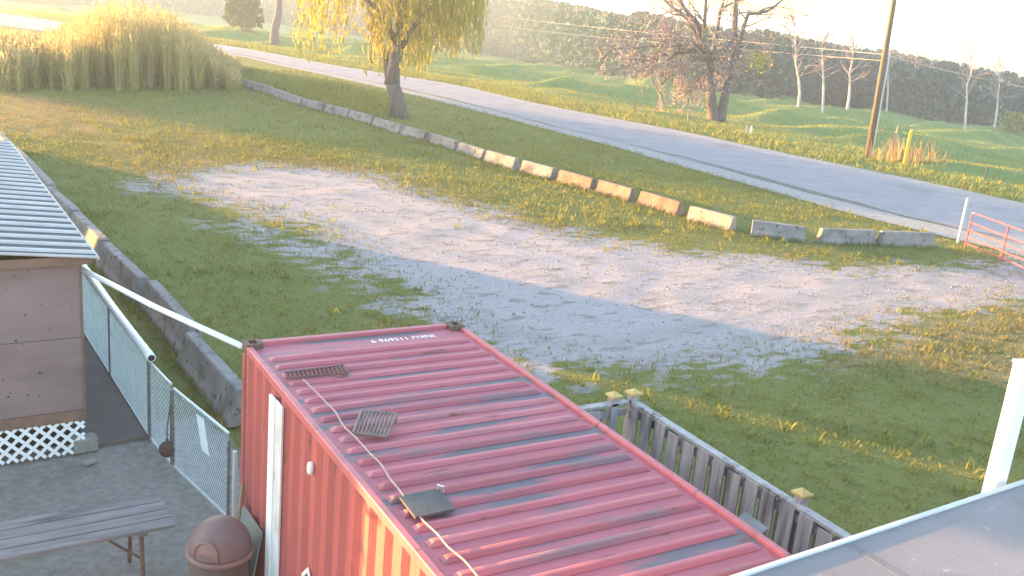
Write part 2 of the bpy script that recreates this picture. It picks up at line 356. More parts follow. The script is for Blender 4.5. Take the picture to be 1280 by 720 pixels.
def ground_material():
    m = bpy.data.materials.new('ground_mix'); m.use_nodes = True; MATS['ground'] = m
    n = m.node_tree.nodes; l = m.node_tree.links; b = n['Principled BSDF']
    b.inputs['Roughness'].default_value = .95; b.inputs['Specular IOR Level'].default_value = .15
    geo = n.new('ShaderNodeNewGeometry'); P = geo.outputs['Position']
    def noise(sc, det=5, st=None, rot=0):
        t = n.new('ShaderNodeTexNoise'); t.inputs['Scale'].default_value = sc; t.inputs['Detail'].default_value = det
        if st:
            mp = n.new('ShaderNodeMapping'); mp.inputs['Scale'].default_value = st; mp.inputs['Rotation'].default_value = (0, 0, rot)
            l.new(P, mp.inputs[0]); l.new(mp.outputs[0], t.inputs['Vector'])
        else: l.new(P, t.inputs['Vector'])
        return t.outputs[0]
    def ramp(src, *st):
        r = n.new('ShaderNodeValToRGB'); e = r.color_ramp.elements
        while len(e) < len(st): e.new(.5)
        for k, (p, c) in enumerate(st): e[k].position = p; e[k].color = (*c, 1)
        l.new(src, r.inputs[0]); return r.outputs[0]
    def mix(f, a, c):
        x = n.new('ShaderNodeMixRGB'); l.new(f, x.inputs[0]); l.new(a, x.inputs[1]); l.new(c, x.inputs[2]); return x.outputs[0]
    def attr(nm):
        a = n.new('ShaderNodeAttribute'); a.attribute_name = nm; return a.outputs['Fac']
    def math_(op, a, c):
        x = n.new('ShaderNodeMath'); x.operation = op
        for k, v in enumerate((a, c)):
            if isinstance(v, (int, float)): x.inputs[k].default_value = v
            else: l.new(v, x.inputs[k])
        return x.outputs[0]
    def mask(a, nz, amp, lo, hi):
        s = math_('ADD', a, math_('MULTIPLY', math_('SUBTRACT', nz, .5), amp))
        r = n.new('ShaderNodeMapRange'); r.inputs['From Min'].default_value = lo; r.inputs['From Max'].default_value = hi; l.new(s, r.inputs[0]); return r.outputs[0]
    tilt = -R(31)
    dash = noise(2.4, 6, (.6, 1.25, 1), R(31))
    big = noise(.16, 4); mid = noise(1.3, 5); fine = noise(14, 4)
    grass = mix(mid, ramp(big, (.35, (.12, .140, .032)), (.65, (.175, .175, .045))), ramp(fine, (.3, (.09, .095, .028)), (.7, (.21, .18, .065))))
    field = ramp(noise(.35, 5), (.35, (.11, .17, .05)), (.65, (.16, .21, .06)))
    grass = mix(attr('rough_field'), grass, field)
    dry = ramp(noise(3, 5, (.5, 1.4, 1), R(31)), (.3, (.20, .15, .065)), (.5, (.27, .20, .09)), (.7, (.10, .10, .025)))
    col = mix(mask(attr('dry'), mid, 1.2, .40, .75), grass, dry)
    stone = ramp(noise(30, 3), (.3, (.29, .25, .275)), (.7, (.44, .39, .425)))
    stone = mix(mask(math_('ADD', attr('gravel'), 0), noise(.5, 4), 1.0, .9, 1.4), ramp(noise(9, 5), (.3, (.28, .24, .245)), (.7, (.37, .325, .335))), stone)
    stone = mix(ramp(noise(.8, 6, (.5, 1.3, 1), R(31)), (.42, (0, 0, 0)), (.68, (.6, .6, .6))), stone, ramp(noise(18, 4), (.3, (.30, .255, .265)), (.7, (.41, .36, .365))))
    stone = mix(ramp(dash, (.56, (0, 0, 0)), (.66, (.7, .7, .7))), stone, ramp(fine, (.3, (.14, .13, .12)), (.7, (.18, .17, .13))))
    stone = mix(math_('MULTIPLY', attr('track'), math_('MULTIPLY', noise(1.6, 4), .9)), stone, ramp(noise(20, 3), (.3, (.21, .185, .18)), (.7, (.28, .25, .245))))
    col = mix(mask(attr('gravel'), math_('ADD', math_('MULTIPLY', dash, .6), math_('MULTIPLY', noise(.55, 5), .4)), 2.2, .40, .60), col, stone)
    dirt = ramp(noise(11, 6), (.3, (.20, .18, .165)), (.5, (.24, .215, .20)), (.75, (.30, .275, .255)))
    dirt = mix(ramp(noise(1.1, 4), (.55, (0, 0, 0)), (.75, (.5, .5, .5))), dirt, ramp(fine, (.3, (.09, .085, .05)), (.7, (.13, .12, .07))))
    col = mix(mask(attr('dirt'), mid, .5, .4, .6), col, dirt)
    l.new(col, b.inputs['Base Color'])
    hgt = math_('ADD', math_('MULTIPLY', mid, .6), math_('MULTIPLY', noise(22, 5), .5))
    hgt = math_('ADD', hgt, math_('MULTIPLY', dash, .7))
    bp = n.new('ShaderNodeBump'); bp.inputs['Strength'].default_value = .8; bp.inputs['Distance'].default_value = .07
    l.new(hgt, bp.inputs['Height']); l.new(bp.outputs[0], b.inputs['Normal'])
ground_material()
struct(link('ground', gme, 'ground'))

# road: sheets 4 mm apart
def strip(name, A, B, z, m, n=90, sub=1):
    A, B = resample(A, n), resample(B, n); vs = []; fs = []
    for i in range(n):
        for k in range(sub+1):
            p = A[i]*(1-k/sub)+B[i]*(k/sub); vs.append((p[0], p[1], z))
    for i in range(n-1):
        for k in range(sub): a = i*(sub+1)+k; fs.append((a, a+1, a+sub+2, a+sub+1))
    return link(name, fastmesh(name, vs, fs), m)
def lerp2(A, B, t, n=90): A, B = resample(A, n), resample(B, n); return A*(1-t)+B*t
struct(strip('road_shoulder', lerp2(NEc, FEc, -.03), lerp2(NEc, FEc, 1.06), .012, 'shoulder'))
struct(strip('road', lerp2(NEc, FEc, .15), lerp2(NEc, FEc, .93), .022, 'asphalt'))
# a tar-filled crack along the near lane
C0 = resample(lerp2(NEc, FEc, .155), 400); j = rng.normal(0, .10, (400, 1))+.15*np.sin(np.arange(400)[:, None]*.4); nrm = np.array([[1, 0.]])
crk = struct(strip('road_seam', C0+j*nrm, C0+(j+np.clip(.22+.3*np.sin(np.arange(400)[:, None]*.23)+rng.uniform(-.2, .25, (400, 1)), .02, 1))*nrm, .027, 'seam', 400))

# ------------------------------------------------------------------ haze
hz = MB(); hz.box((0, 0, 2.5), (5600, 5600, 25)); ho = stuff(hz.build('haze', None))
hm = bpy.data.materials.new('haze_air'); hm.use_nodes = True; hn = hm.node_tree; hn.nodes.clear()
hv = hn.nodes.new('ShaderNodeVolumePrincipled'); hv.inputs['Color'].default_value = (.62, .77, 1, 1); hv.inputs['Density'].default_value = HAZE; hv.inputs['Anisotropy'].default_value = .30
hout = hn.nodes.new('ShaderNodeOutputMaterial'); hn.links.new(hv.outputs[0], hout.inputs['Volume']); ho.data.materials.append(hm)
ho['label'] = 'thin pale evening haze over the whole place'; ho['category'] = 'haze'
# ------------------------------------------------------------------ shipping container
CX0, CX1, CY0, CY1, CH = -.12, 2.318, .50, -5.558, 2.591
ct = thing('shipping_container', 'red corrugated steel shipping container beside the wooden fence, rusty grilles lying on its roof', 'container', ((CX0+CX1)/2, (CY0+CY1)/2, 0))
off = Vector((-(CX0+CX1)/2, -(CY0+CY1)/2, 0))
def cpart(mb, name, m, parent=ct, smooth=False, bevel=0.0):
    o = mb.build(name, m, parent, smooth, bevel)
    if parent is ct: o.data.transform(Matrix.Translation(off))
    return o
ROOFZ = 2.545
b = MB(); b.box(((CX0+CX1)/2, (CY0+CY1)/2, ROOFZ-.02), (CX1-CX0-.10, CY0-CY1-.10, .04)); roof = cpart(b, 'roof_sheet', 'red_roof')
ribme = None
for k in range(-1, 27):
    y = -.211*k
    if y > CY0-.12 or y < CY1+.12: continue
    if k == -1: continue
    x0, x1 = .0, 2.2
    if ribme is None:
        r = MB(); a, t, h, e = .055, .022, .034, .05
        r.hexa([(x0, -a, 0), (x1, -a, 0), (x1, a, 0), (x0, a, 0), (x0+e, -t, h), (x1-e, -t, h), (x1-e, t, h), (x0+e, t, h)])
        ribme = r.mesh('roof_rib', bevel=.008)
    o = link('roof_rib', ribme, 'red_rib', ct); o.location = off+Vector((random.gauss(0, .006), y+random.gauss(0, .004), ROOFZ-.001)); o.rotation_euler = (0, 0, R(random.gauss(0, .12))); o.scale = (1, random.uniform(.9, 1.12), random.uniform(.85, 1.1))
    o.material_slots[0].link = 'OBJECT'; o.material_slots[0].material = MATS[random.choice(['red_rib', 'red_rib', 'red_rib_faded', 'red_rib_dirty'])]
# text on the flat strip at the far end
tcu = bpy.data.curves.new('marking', 'FONT'); tcu.body = 'INKU 115696 9'; tcu.size = .115; tcu.extrude = .0015; tcu.align_x = 'CENTER'
to = bpy.data.objects.new('tmp_text', tcu); COL.objects.link(to); bpy.context.view_layer.update()
tme = bpy.data.meshes.new_from_object(to.evaluated_get(bpy.context.evaluated_depsgraph_get())); bpy.data.objects.remove(to)
tp = G(501, 421, ROOFZ)
o = stuff(link('marking', tme, 'white_paint', ct)); o.location = off+Vector((tp[0], tp[1]-.03, ROOFZ+.004)); o.rotation_euler = (0, 0, math.pi); o.scale = (1.0, 1, 1)
# rails
for x in (CX0+.03, CX1-.03):
    b = MB(); b.box((x, (CY0+CY1)/2, CH-.05), (.06, CY0-CY1-.34, .075)); cpart(b, 'top_rail', 'red_rib', bevel=.006)
    b = MB(); b.box((x, (CY0+CY1)/2, .08), (.06, CY0-CY1-.34, .16)); cpart(b, 'bottom_rail', 'red_side', bevel=.006)
for y in (CY0-.04, CY1+.04):
    b = MB(); b.box(((CX0+CX1)/2, y, CH-.05), (CX1-CX0-.34, .08, .085)); cpart(b, 'end_rail', 'red_rib', bevel=.012)
    b = MB(); b.box(((CX0+CX1)/2, y, .08), (CX1-CX0-.34, .08, .16)); cpart(b, 'end_sill', 'red_side', bevel=.006)
for x, sx in ((CX0, 1), (CX1, -1)):
    for y, sy in ((CY0, -1), (CY1, 1)):
        b = MB(); b.box((x+sx*.055, y+sy*.055, CH/2), (.105, .105, CH-.25)); b.box((x+sx*.12, y+sy*.035, CH/2), (.03, .065, CH-.26)); cpart(b, 'corner_post', 'red_side', bevel=.008)
        for z in (CH-.055, .059):
            # casting with a real opening: four bars round a dark well
            b = MB(); cx, cy = x+sx*.085, y+sy*.085
            b.box((cx, cy, z-.02), (.165, .165, .08))
            for dx, dy, wx, wy in ((-.062, 0, .045, .17), (.062, 0, .045, .17), (0, -.068, .08, .034), (0, .068, .08, .034)): b.box((cx+dx, cy+dy, z+.04), (wx, wy, .045))
            cpart(b, 'corner_casting', 'steel_dark', bevel=.004)
# corrugated walls
def corr_wall(p0, p1, z0, z1, nrm, pitch=.278, depth=.036):
    p0, p1 = np.array(p0), np.array(p1); L = np.linalg.norm(p1-p0); u = (p1-p0)/L; nn = max(1, int(L/pitch)); pt = L/nn; vs = []; fs = []
    prof = []
    for k in range(nn):
        for f, dd in ((0, 0), (.26, 0), (.5, -depth), (.76, -depth)): prof.append(((k+f)*pt, dd))
    prof.append((L, 0))
    for s, dd in prof:
        q = p0+u*s+np.array(nrm)*dd
        vs += [(q[0], q[1], z0), (q[0], q[1], z1)]
    for i in range(len(prof)-1): fs.append((2*i, 2*i+2, 2*i+3, 2*i+1))
    return vs, fs
for p0, p1, nr in (((CX0+.01, CY0-.15), (CX0+.01, CY1+.15), (-1, 0)), ((CX1-.01, CY1+.15), (CX1-.01, CY0-.15), (1, 0)), ((CX1-.15, CY0-.03), (CX0+.15, CY0-.03), (0, 1)), ((CX0+.15, CY1+.03), (CX1-.15, CY1+.03), (0, -1))):
    b = MB(); b.add(*corr_wall(p0, p1, .12, CH-.06, nr)); o = cpart(b, 'side_panel' if abs(nr[0]) else 'end_panel', 'red_side')
    sm = o.modifiers.new('thick', 'SOLIDIFY'); sm.thickness = .004
b = MB(); b.box(((CX0+CX1)/2, (CY0+CY1)/2, .10), (CX1-CX0-.1, CY0-CY1-.1, .08)); cpart(b, 'floor', 'steel_dark')
# white boards fixed to the long side
def onside(px, py): return onplane(px, py, 0, CX0-.012)
pA = onside(338.5, 492); pB = onside(345, 503); pC = onside(353.5, 510)
zb = .18
b = MB(); b.box((CX0-.014, (pA[1]+pB[1])/2, (pA[2]+zb)/2), (.03, pA[1]-pB[1], pA[2]-zb)); cpart(b, 'white_strip', 'white_paint', bevel=.004)
b = MB(); b.box((CX0-.008, (pB[1]+pC[1])/2-.004, (pC[2]+zb)/2), (.02, pB[1]-pC[1]-.008, pC[2]-zb)); cpart(b, 'white_board', 'white_dirty', bevel=.003)
pk = onside(389.5, 585); b = MB()
b.lathe([(.001, -.06), (.022, -.05), (.03, -.02), (.03, .02), (.022, .05), (.001, .06)], 12, (CX0-.022, pk[1], pk[2])); cpart(b, 'bulkhead_lamp', 'white_plastic', smooth=True)
pd = onside(385, 709); s = .15
dg = MB(); zc = pd[2]-s
for q, th in ((s, .010),): dg.prism([(0, q), (q, 0), (0, -q), (-q, 0)], (CX0-.006, pd[1], zc), (CX0-.006-th, pd[1], zc), (0, 1, 0), (0, 0, 1))
dia = cpart(dg, 'hazard_placard', 'white_paint')
dg = MB(); q = s*.66; dg.prism([(0, q), (q, 0), (0, -q), (-q, 0)], (CX0-.017, pd[1], zc), (CX0-.019, pd[1], zc), (0, 1, 0), (0, 0, 1)); cpart(dg, 'placard_face', 'sign_dark')

# things lying on the container roof
RT = ROOFZ+.034
def grille(name, label, quad, nb, z, m, lift=0.0, rr=.011, cat='grille'):
    P = [Vector(G(*p, z)) for p in quad]; c = sum(P, Vector())/4
    t = thing(name, label, cat, c)
    P = [p-c for p in P]
    if lift: P[0].z += lift; P[1].z += lift
    fr = MB()
    for a, d in ((0, 1), (1, 2), (2, 3), (3, 0)): fr.tube([P[a], P[d]], rr*1.3, 6)
    fr.build('frame', m, t)
    for k in range(1, nb):
        f = k/nb; a = P[0].lerp(P[1], f); d = P[3].lerp(P[2], f); s = MB(); s.tube([a, d], rr, 6); s.build('bar', m, t)
    return t, P
grille('rusty_grille', 'long rusty grille lying flat on the far end of the red container roof', [(356, 466), (429, 456.5), (435, 466), (359, 472.5)], 14, RT+.012, 'rust', rr=.008)
tg, Pq = grille('wire_rack', 'small grey wire rack tilted up on the red container roof', [(452, 523), (495, 527), (484, 545.5), (442, 541)], 9, RT+.02, 'rack_wire', lift=.07, rr=.010, cat='rack')
for k in (0, 1):
    s = MB(); s.tube([Pq[k], Vector((Pq[k].x, Pq[k].y, -.02))], .01, 6); s.build('foot', 'rack_wire', tg)
Pp = [Vector(G(*p, RT+.01)) for p in [(499, 622), (548, 612), (569, 637.5), (519, 648)]]; cpl = sum(Pp, Vector())/4
t = thing('dark_plate', 'flat black metal plate lying on the red container roof', 'plate', cpl)
b = MB(); b.hexa([p-cpl+Vector((0, 0, -.008)) for p in (Pp[3], Pp[2], Pp[1], Pp[0])]+[p-cpl+Vector((0, 0, .012)) for p in (Pp[3], Pp[2], Pp[1], Pp[0])]); b.build('sheet', 'plate_dark', t)
hd = MB(); e = (Pp[1]-cpl)*.9; hd.tube([e+Vector((0, 0, .01)), e+Vector((0, 0, .05)), e+Vector((.03, -.04, .05)), e+Vector((.03, -.04, .01))], .008, 6); hd.build('handle', 'galv', t)
rp = [G(*p, RT+.012) for p in [(379, 475), (392, 488), (408, 505), (418, 515), (431, 533), (443, 546), (457, 561), (461, 568), (475, 582), (486, 598), (500, 614), (512, 631), (531, 650), (548, 668), (560, 684), (580, 702), (600, 722), (640, 770)]]
rp = catmull([np.array(p)+np.array([rng.normal(0, .008), 0, rng.uniform(0, .008)]) for p in rp], 3)
b = MB(); b.tube(rp, .0075, 6); tag(b.build('cable', 'rope'), 'thin pale cable running lengthwise over the ribs of the red container roof', 'cable')

# ------------------------------------------------------------------ wooden fence
wf = thing('wooden_fence', 'weathered grey shadowbox board fence behind the red container', 'fence', (4.2, -.43, 0))
def w2(p): return Vector(p)-wf.location
FX, FY, FH = 4.20, -.43, 1.78
boardme = {}
def board(p, wx, wy, h, z0=.06):
    k = (round(wx, 3), round(wy, 3), round(h, 2))
    if k not in boardme: m_ = MB(); m_.box((0, 0, h/2), (wx, wy, h)); boardme[k] = m_.mesh('board', bevel=.003)
    o = link('board', boardme[k], 'fence_wood', wf); o.location = w2((p[0], p[1], z0)); o.rotation_euler = (R(random.gauss(0, .12)), R(random.gauss(0, .12)), R(random.gauss(0, .5)))
y = FY-.12; i = 0
while y > -5.65:
    board((FX+(-.05 if i % 2 == 0 else .05), y), .018, .178, random.choice([1.66, 1.68, 1.69])); y -= .122; i += 1
x = 2.40; i = 0
while x < FX-.1:
    if not 3.82 < x < 3.99: board((x, FY+(-.05 if i % 2 == 0 else .05)), .178, .018, random.choice([1.66, 1.68, 1.69]))
    x += .122; i += 1
for z, hh in ((FH-.02, .035), (FH-.14, .085), (.95, .085), (.25, .085)):
    wd = .10 if hh < .05 else .035
    b = MB(); b.box(w2((FX, (FY-5.65)/2, z)), (wd, 5.65+FY, hh)); b.build('rail', 'fence_wood', wf, bevel=.003)
    b = MB(); b.box(w2(((2.36+FX)/2-.03, FY, z-.002)), (FX-2.36-.1, wd, hh)); b.build('rail', 'fence_wood', wf, bevel=.003)
for (px_, py_) in ((FX, FY), (3.92, FY), (FX+.07, -3.03), (FX, -5.4), (2.44, FY)):
    b = MB(); b.box(w2((px_, py_, .92)), (.10, .10, 1.86)); p = b.build('post', 'fence_wood', wf, bevel=.004)
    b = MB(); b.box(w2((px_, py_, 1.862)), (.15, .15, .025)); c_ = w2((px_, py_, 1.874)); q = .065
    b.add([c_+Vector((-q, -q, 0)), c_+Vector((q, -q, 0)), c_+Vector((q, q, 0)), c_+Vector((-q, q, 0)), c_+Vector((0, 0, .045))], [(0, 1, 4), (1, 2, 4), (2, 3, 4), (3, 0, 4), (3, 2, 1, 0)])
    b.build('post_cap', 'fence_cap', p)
# small box between the fence and the container
q = [Vector(G(*p, 1.72)) for p in ((920, 647), (932, 639.5), (961, 660), (949, 670))]; c = sum(q, Vector())/4
t = thing('wooden_stand', 'tall narrow wooden stand with a square grey top between container and fence', 'stand', (c.x, c.y, 0))
b = MB(); b.hexa([Vector((p.x-c.x, p.y-c.y, 1.695)) for p in (q[3], q[2], q[1], q[0])]+[Vector((p.x-c.x, p.y-c.y, 1.72)) for p in (q[3], q[2], q[1], q[0])]); b.build('top', 'weathered', t, bevel=.003)
for p in q:
    b = MB(); b.box(((p.x-c.x)*.8, (p.y-c.y)*.8, .848), (.03, .03, 1.696)); b.build('leg', 'weathered', t)

# ------------------------------------------------------------------ near roof and white post
t = thing('flat_roofed_annex', 'annex with flat speckled grey roof and pale metal edge trim, beside the white post', 'building', (3.2, -9, 0))
AZ = 3.5; e0 = G(985, 697, AZ); e1 = G(1280, 600, AZ); dd = (e1-e0)/np.linalg.norm(e1-e0)
E0 = e0-dd*2.2; E1 = e0+dd*8.0
def a2(p, z): return (p[0]-3.2, p[1]+9, z)
nb = np.array([dd[1], -dd[0], 0])*8.0
def slab(A, B, C_, D, z0, z1): return MB().hexa([a2(A, z0), a2(B, z0), a2(C_, z0), a2(D, z0), a2(A, z1), a2(B, z1), a2(C_, z1), a2(D, z1)])
def insetp(A, s, n_): return A+dd*s+np.array([dd[1], -dd[0], 0])*n_
slab(insetp(E0+nb, 0.02, 0), insetp(E1+nb, -.02, 0), insetp(E1, -.02, .035), insetp(E0, .02, .035), AZ-.16, AZ).build('roof_membrane', 'membrane', t)
slab(insetp(E0, 0, .035), insetp(E1, 0, .035), E1, E0, AZ-.14, AZ+.012).build('edge_trim', 'trim_white', t, bevel=.006)
slab(insetp(E0+nb, .12, -.2), insetp(E1+nb, -.12, -.2), insetp(E1, -.12, .12), insetp(E0, .12, .12), 0, AZ-.162).build('wall', 'plywood', t)
_d = ray(1243, 606); _n = np.array([-dd[1], dd[0], 0]); pb = CAM+_d*((e0+_n*.11-CAM)@_n)/(_d@_n)
def tz(x, y, py): return z_for_py(x, y, py)
ptop = tz(pb[0], pb[1], 455)
for fr in (.30, .62, .9):
    a0 = e0+dd*(8*fr-2.0); w0 = dd*.05; dp = np.array([dd[1], -dd[0], 0])
    MB().hexa([a2(a0+dp*.05, AZ-.002), a2(a0+dp*7.9, AZ-.002), a2(a0+w0+dp*7.9, AZ-.002), a2(a0+w0+dp*.05, AZ-.002), a2(a0+dp*.05, AZ+.0015), a2(a0+dp*7.9, AZ+.0015), a2(a0+w0+dp*7.9, AZ+.0015), a2(a0+w0+dp*.05, AZ+.0015)]).build('lap_seam', 'seam_grey', t)
t = thing('white_post', 'tall white square post rising past the flat grey roof edge', 'post', (pb[0], pb[1], 0), R(-16))
MB().box((0, 0, ptop/2), (.10, .10, ptop)).build('sleeve', 'white_plastic', t, bevel=.012)
MB().box((0, 0, ptop+.006), (.108, .108, .02)).build('cap', 'white_plastic', t, bevel=.006)

# ------------------------------------------------------------------ shed
SX1, SX0, SY0, SY1, SZ0, SZ1 = -1.20, -4.5, 3.80, 12.1, .55, 2.60
t = thing('plywood_shed', 'brown plywood shed on blocks with a ribbed metal roof', 'shed', (SX1, SY0, 0), R(2.4)); sh = t
def s2(x, y, z): return (x-SX1, y-SY0, z)
def sbox(x0, x1, y0, y1, z0, z1, name, m, bevel=0.0, parent=sh): return MB().hexa([s2(x0, y0, z0), s2(x1, y0, z0), s2(x1, y1, z0), s2(x0, y1, z0), s2(x0, y0, z1), s2(x1, y0, z1), s2(x1, y1, z1), s2(x0, y1, z1)]).build(name, m, parent, bevel=bevel)
sbox(SX0+.03, SX1-.03, SY0+.03, SY1-.03, SZ0, SZ1-.03, 'core', 'dark_void')
for x0, x1 in ((SX0, SX0+.86), (SX0+.865, SX0+2.075), (SX0+2.08, SX1)):
    sbox(x0, x1, SY0, SY0+.02, SZ0+.06, 1.58, 'plywood_sheet', 'plywood'); sbox(x0, x1, SY0+.001, SY0+.021, 1.588, SZ1-.02, 'plywood_sheet', 'plywood')
y = SY0+.025
while y < SY1-.1: sbox(SX1-.02, SX1, y, min(y+1.2, SY1), SZ0+.06, SZ1-.02, 'plywood_sheet', 'plywood'); sbox(SX0, SX0+.02, y, min(y+1.2, SY1), SZ0+.06, SZ1-.02, 'plywood_sheet', 'plywood'); y += 1.206
sbox(SX0, SX1, SY1-.02, SY1, SZ0+.06, SZ1-.02, 'plywood_sheet', 'plywood')
sbox(SX0, SX1+.01, SY0-.012, SY0+.03, SZ0-.09, SZ0+.055, 'floor_beam', 'shed_trim')
sbox(SX1-.01, SX1+.014, SY0-.012, SY0+.028, SZ0+.056, SZ1, 'corner_trim', 'shed_trim')
sbox(SX0-.1, SX1+.10, SY0-.10, SY0-.07, SZ1-.05, SZ1+.055, 'fascia', 'shed_trim')
for k in range(16):
    px_, py_ = random.uniform(2, 96), random.uniform(335, 525); q = onplane(px_, py_, 1, SY0-.002)
    if SZ0+.08 < q[2] < SZ1-.05 and q[0] < SX1-.05: m_ = MB(); m_.tube([s2(q[0], SY0-.003, q[2]), s2(q[0], SY0+.004, q[2])], random.uniform(.006, .014), 8); m_.build('knot', 'knot', sh)
# roof: sheet on a slight slope with raised ribs across
RX0, RX1, RY0, RY1 = SX0-.2, SX1+.16, SY0-.12, SY1+.15; slope = .10; RZ = SZ1+.06
def rz_(x): return RZ+(RX1-x)*slope
b = MB(); b.hexa([s2(RX0, RY0, rz_(RX0)-.02), s2(RX1, RY0, rz_(RX1)-.02), s2(RX1, RY1, rz_(RX1)-.02), s2(RX0, RY1, rz_(RX0)-.02), s2(RX0, RY0, rz_(RX0)), s2(RX1, RY0, rz_(RX1)), s2(RX1, RY1, rz_(RX1)), s2(RX0, RY1, rz_(RX0))])
rs = b.build('roof_sheet', 'galv_dark', sh)  # kept dark for the stripes between the painted rib glare
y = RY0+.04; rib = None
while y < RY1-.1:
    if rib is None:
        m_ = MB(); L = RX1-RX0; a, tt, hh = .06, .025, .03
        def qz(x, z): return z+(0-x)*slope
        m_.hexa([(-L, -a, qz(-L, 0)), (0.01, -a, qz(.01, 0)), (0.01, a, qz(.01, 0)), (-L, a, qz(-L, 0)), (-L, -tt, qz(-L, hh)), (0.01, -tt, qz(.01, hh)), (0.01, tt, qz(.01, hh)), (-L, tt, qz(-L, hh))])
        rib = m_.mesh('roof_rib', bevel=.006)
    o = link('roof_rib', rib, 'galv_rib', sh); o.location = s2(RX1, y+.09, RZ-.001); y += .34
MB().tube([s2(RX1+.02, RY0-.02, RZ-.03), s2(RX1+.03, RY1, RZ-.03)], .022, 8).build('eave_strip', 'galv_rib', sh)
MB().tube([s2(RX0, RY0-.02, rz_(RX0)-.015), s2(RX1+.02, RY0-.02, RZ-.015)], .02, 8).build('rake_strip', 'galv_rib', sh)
# lattice skirt: crossing slats, each its own piece
lz0, lz1 = .02, SZ0-.10; H_ = lz1-lz0; lx0, lx1 = SX0+.1, SX1-.02; ly = SY0+.005
lt = MB(); lt.box(s2((lx0+lx1)/2, SY0+.30, .14), (lx1-lx0, .02, .26)); lt.build('skirt_shade', 'dark_void', sh)  # near-black sheet painting in the shade under the shed
sp, wd = .16, .042; slat = {}
for sgn, yy in ((1, ly), (-1, ly-.008)):
    x = lx0-H_
    while x < lx1:
        A = [x, lz0] if sgn > 0 else [x, lz1]; B = [x+H_, lz1] if sgn > 0 else [x+H_, lz0]
        if x < lx0 or x+H_ > lx1:
            f0 = max(0, (lx0-x)/H_); f1 = min(1, (lx1-x)/H_); A2 = [A[0]+(B[0]-A[0])*f0, A[1]+(B[1]-A[1])*f0]; B2 = [A[0]+(B[0]-A[0])*f1, A[1]+(B[1]-A[1])*f1]; A, B = A2, B2
        if B[0]-A[0] > .03:
            m_ = MB(); L = math.hypot(B[0]-A[0], B[1]-A[1]); a = math.atan2(B[1]-A[1], B[0]-A[0])
            key = round(L, 3), sgn
            if key not in slat: m_.box((0, 0, 0), (L+.02, .007, wd)); slat[key] = m_.mesh('lattice_slat')
            o = link('lattice_slat', slat[key], 'white_plastic', sh); o.location = s2((A[0]+B[0])/2, yy, (A[1]+B[1])/2); o.rotation_euler = (0, -a, 0)
        x += sp
# cinder blocks under the corner
for k, (px_, py_, z, s_, rz, lab) in enumerate(((107, 566, 0, (.30, .20, .19), .15, 'grey concrete block propping the shed corner at the end of the white lattice'), (114, 583, 0, (.17, .11, .045), .4, 'small flat broken piece of concrete on the gravel below the shed corner block'))):
    p = G(px_, py_, 0); t = MB(); t.box((0, 0, s_[2]/2-.005), s_); o = t.build('concrete_block', 'cinder', bevel=.012); o.location = (p[0], p[1]+.1, 0); o.rotation_euler = (0, 0, rz); tag(o, lab, 'block')
# walkway between shed and fence
wv = [G(*p)[:2] for p in ((108, 540), (182, 552))]
b = MB(); b.hexa([(-1.19, 3.9, -.02), (-.36, 4.0, -.02), (-.62, 9, -.02), (-1.19, 9, -.02), (-1.19, 3.9, .03), (-.36, 4.0, .03), (-.62, 9, .03), (-1.19, 9, .03)]); struct(b.build('walkway', 'walk'))

# ------------------------------------------------------------------ chain link fence
FP = [np.array(p) for p in ((-.66, 8.9), (-.52, 6.3), (-.39, 3.92), (-.285, 3.05), (-.27, 2.98), (.03, 1.50), (-.10, .62))]
def chainlink(name, label, A, B, h, z0=.04, sign=False, framed=False, cat='fence', dense=.052, endpost=True):
    t = thing(name, label, cat, (A[0], A[1], 0), 0, None)
    d = np.append(B-A, 0); L = np.linalg.norm(d); u = Vector(d/L); n_ = Vector((-u.y, u.x, 0))
    def pt(s, z, o=0): return u*s+Vector((0, 0, z))+n_*o
    m_ = MB(); hh = h-z0; step = dense*1.414
    def wire(s0, za, s1, zb_, o):
        # flat thin strip: 3 mm wire
        a, b_ = pt(s0, za, o), pt(s1, zb_, o); m_.tube([a, b_], .0032, 3, caps=False)
    s = -hh
    while s < L:
        for sg in (1, -1):
            f0 = max(0, -s/hh); f1 = min(1, (L-s)/hh)
            if f1-f0 > .02:
                z_a, z_b = (z0+hh*f0, z0+hh*f1) if sg > 0 else (h-hh*f0, h-hh*f1)
                wire(s+hh*f0, z_a, s+hh*f1, z_b, .003*sg)
        s += step
    m_.build('mesh', 'wire', t)
    MB().tube([pt(0, h), pt(L, h)], .019 if framed else .016, 8).build('top_rail', 'wire', t)
    if framed:
        MB().tube([pt(.0, z0), pt(L, z0)], .016, 8).build('bottom_rail', 'wire', t)
        MB().tube([pt(.0, z0), pt(.0, h)], .018, 8).build('upright', 'post_steel', t); MB().tube([pt(L, z0), pt(L, h-.08)], .018, 8).build('upright', 'post_steel', t)
    else:
        MB().tube([pt(0, -.05), pt(0, h+.02)], .024, 8).build('post', 'post_steel', t)
        if endpost: MB().tube([pt(L, -.05), pt(L, h+.03)], .026, 8).build('post', 'post_steel', t)
        MB().tube([pt(0, z0), pt(L, z0)], .008, 6).build('tension_wire', 'wire', t)
    if sign:
        a = .34*L; m_ = MB(); m_.hexa([pt(a, .70, .012), pt(a+.30, .62, .012), pt(a+.30, .62, .018), pt(a, .70, .018), pt(a-.04, 1.04, .012), pt(a+.16, .96, .012), pt(a+.16, .96, .018), pt(a-.04, 1.04, .018)])
    return t, pt, L
chainlink('chain_link_fence', 'chain link fence panel along the shed walkway, farther from the gate', FP[0], FP[1]+(FP[2]-FP[1])*.0, 1.13, endpost=False)
chainlink('chain_link_fence', 'chain link fence panel under the open end of the white tube', FP[1], FP[2], 1.13)
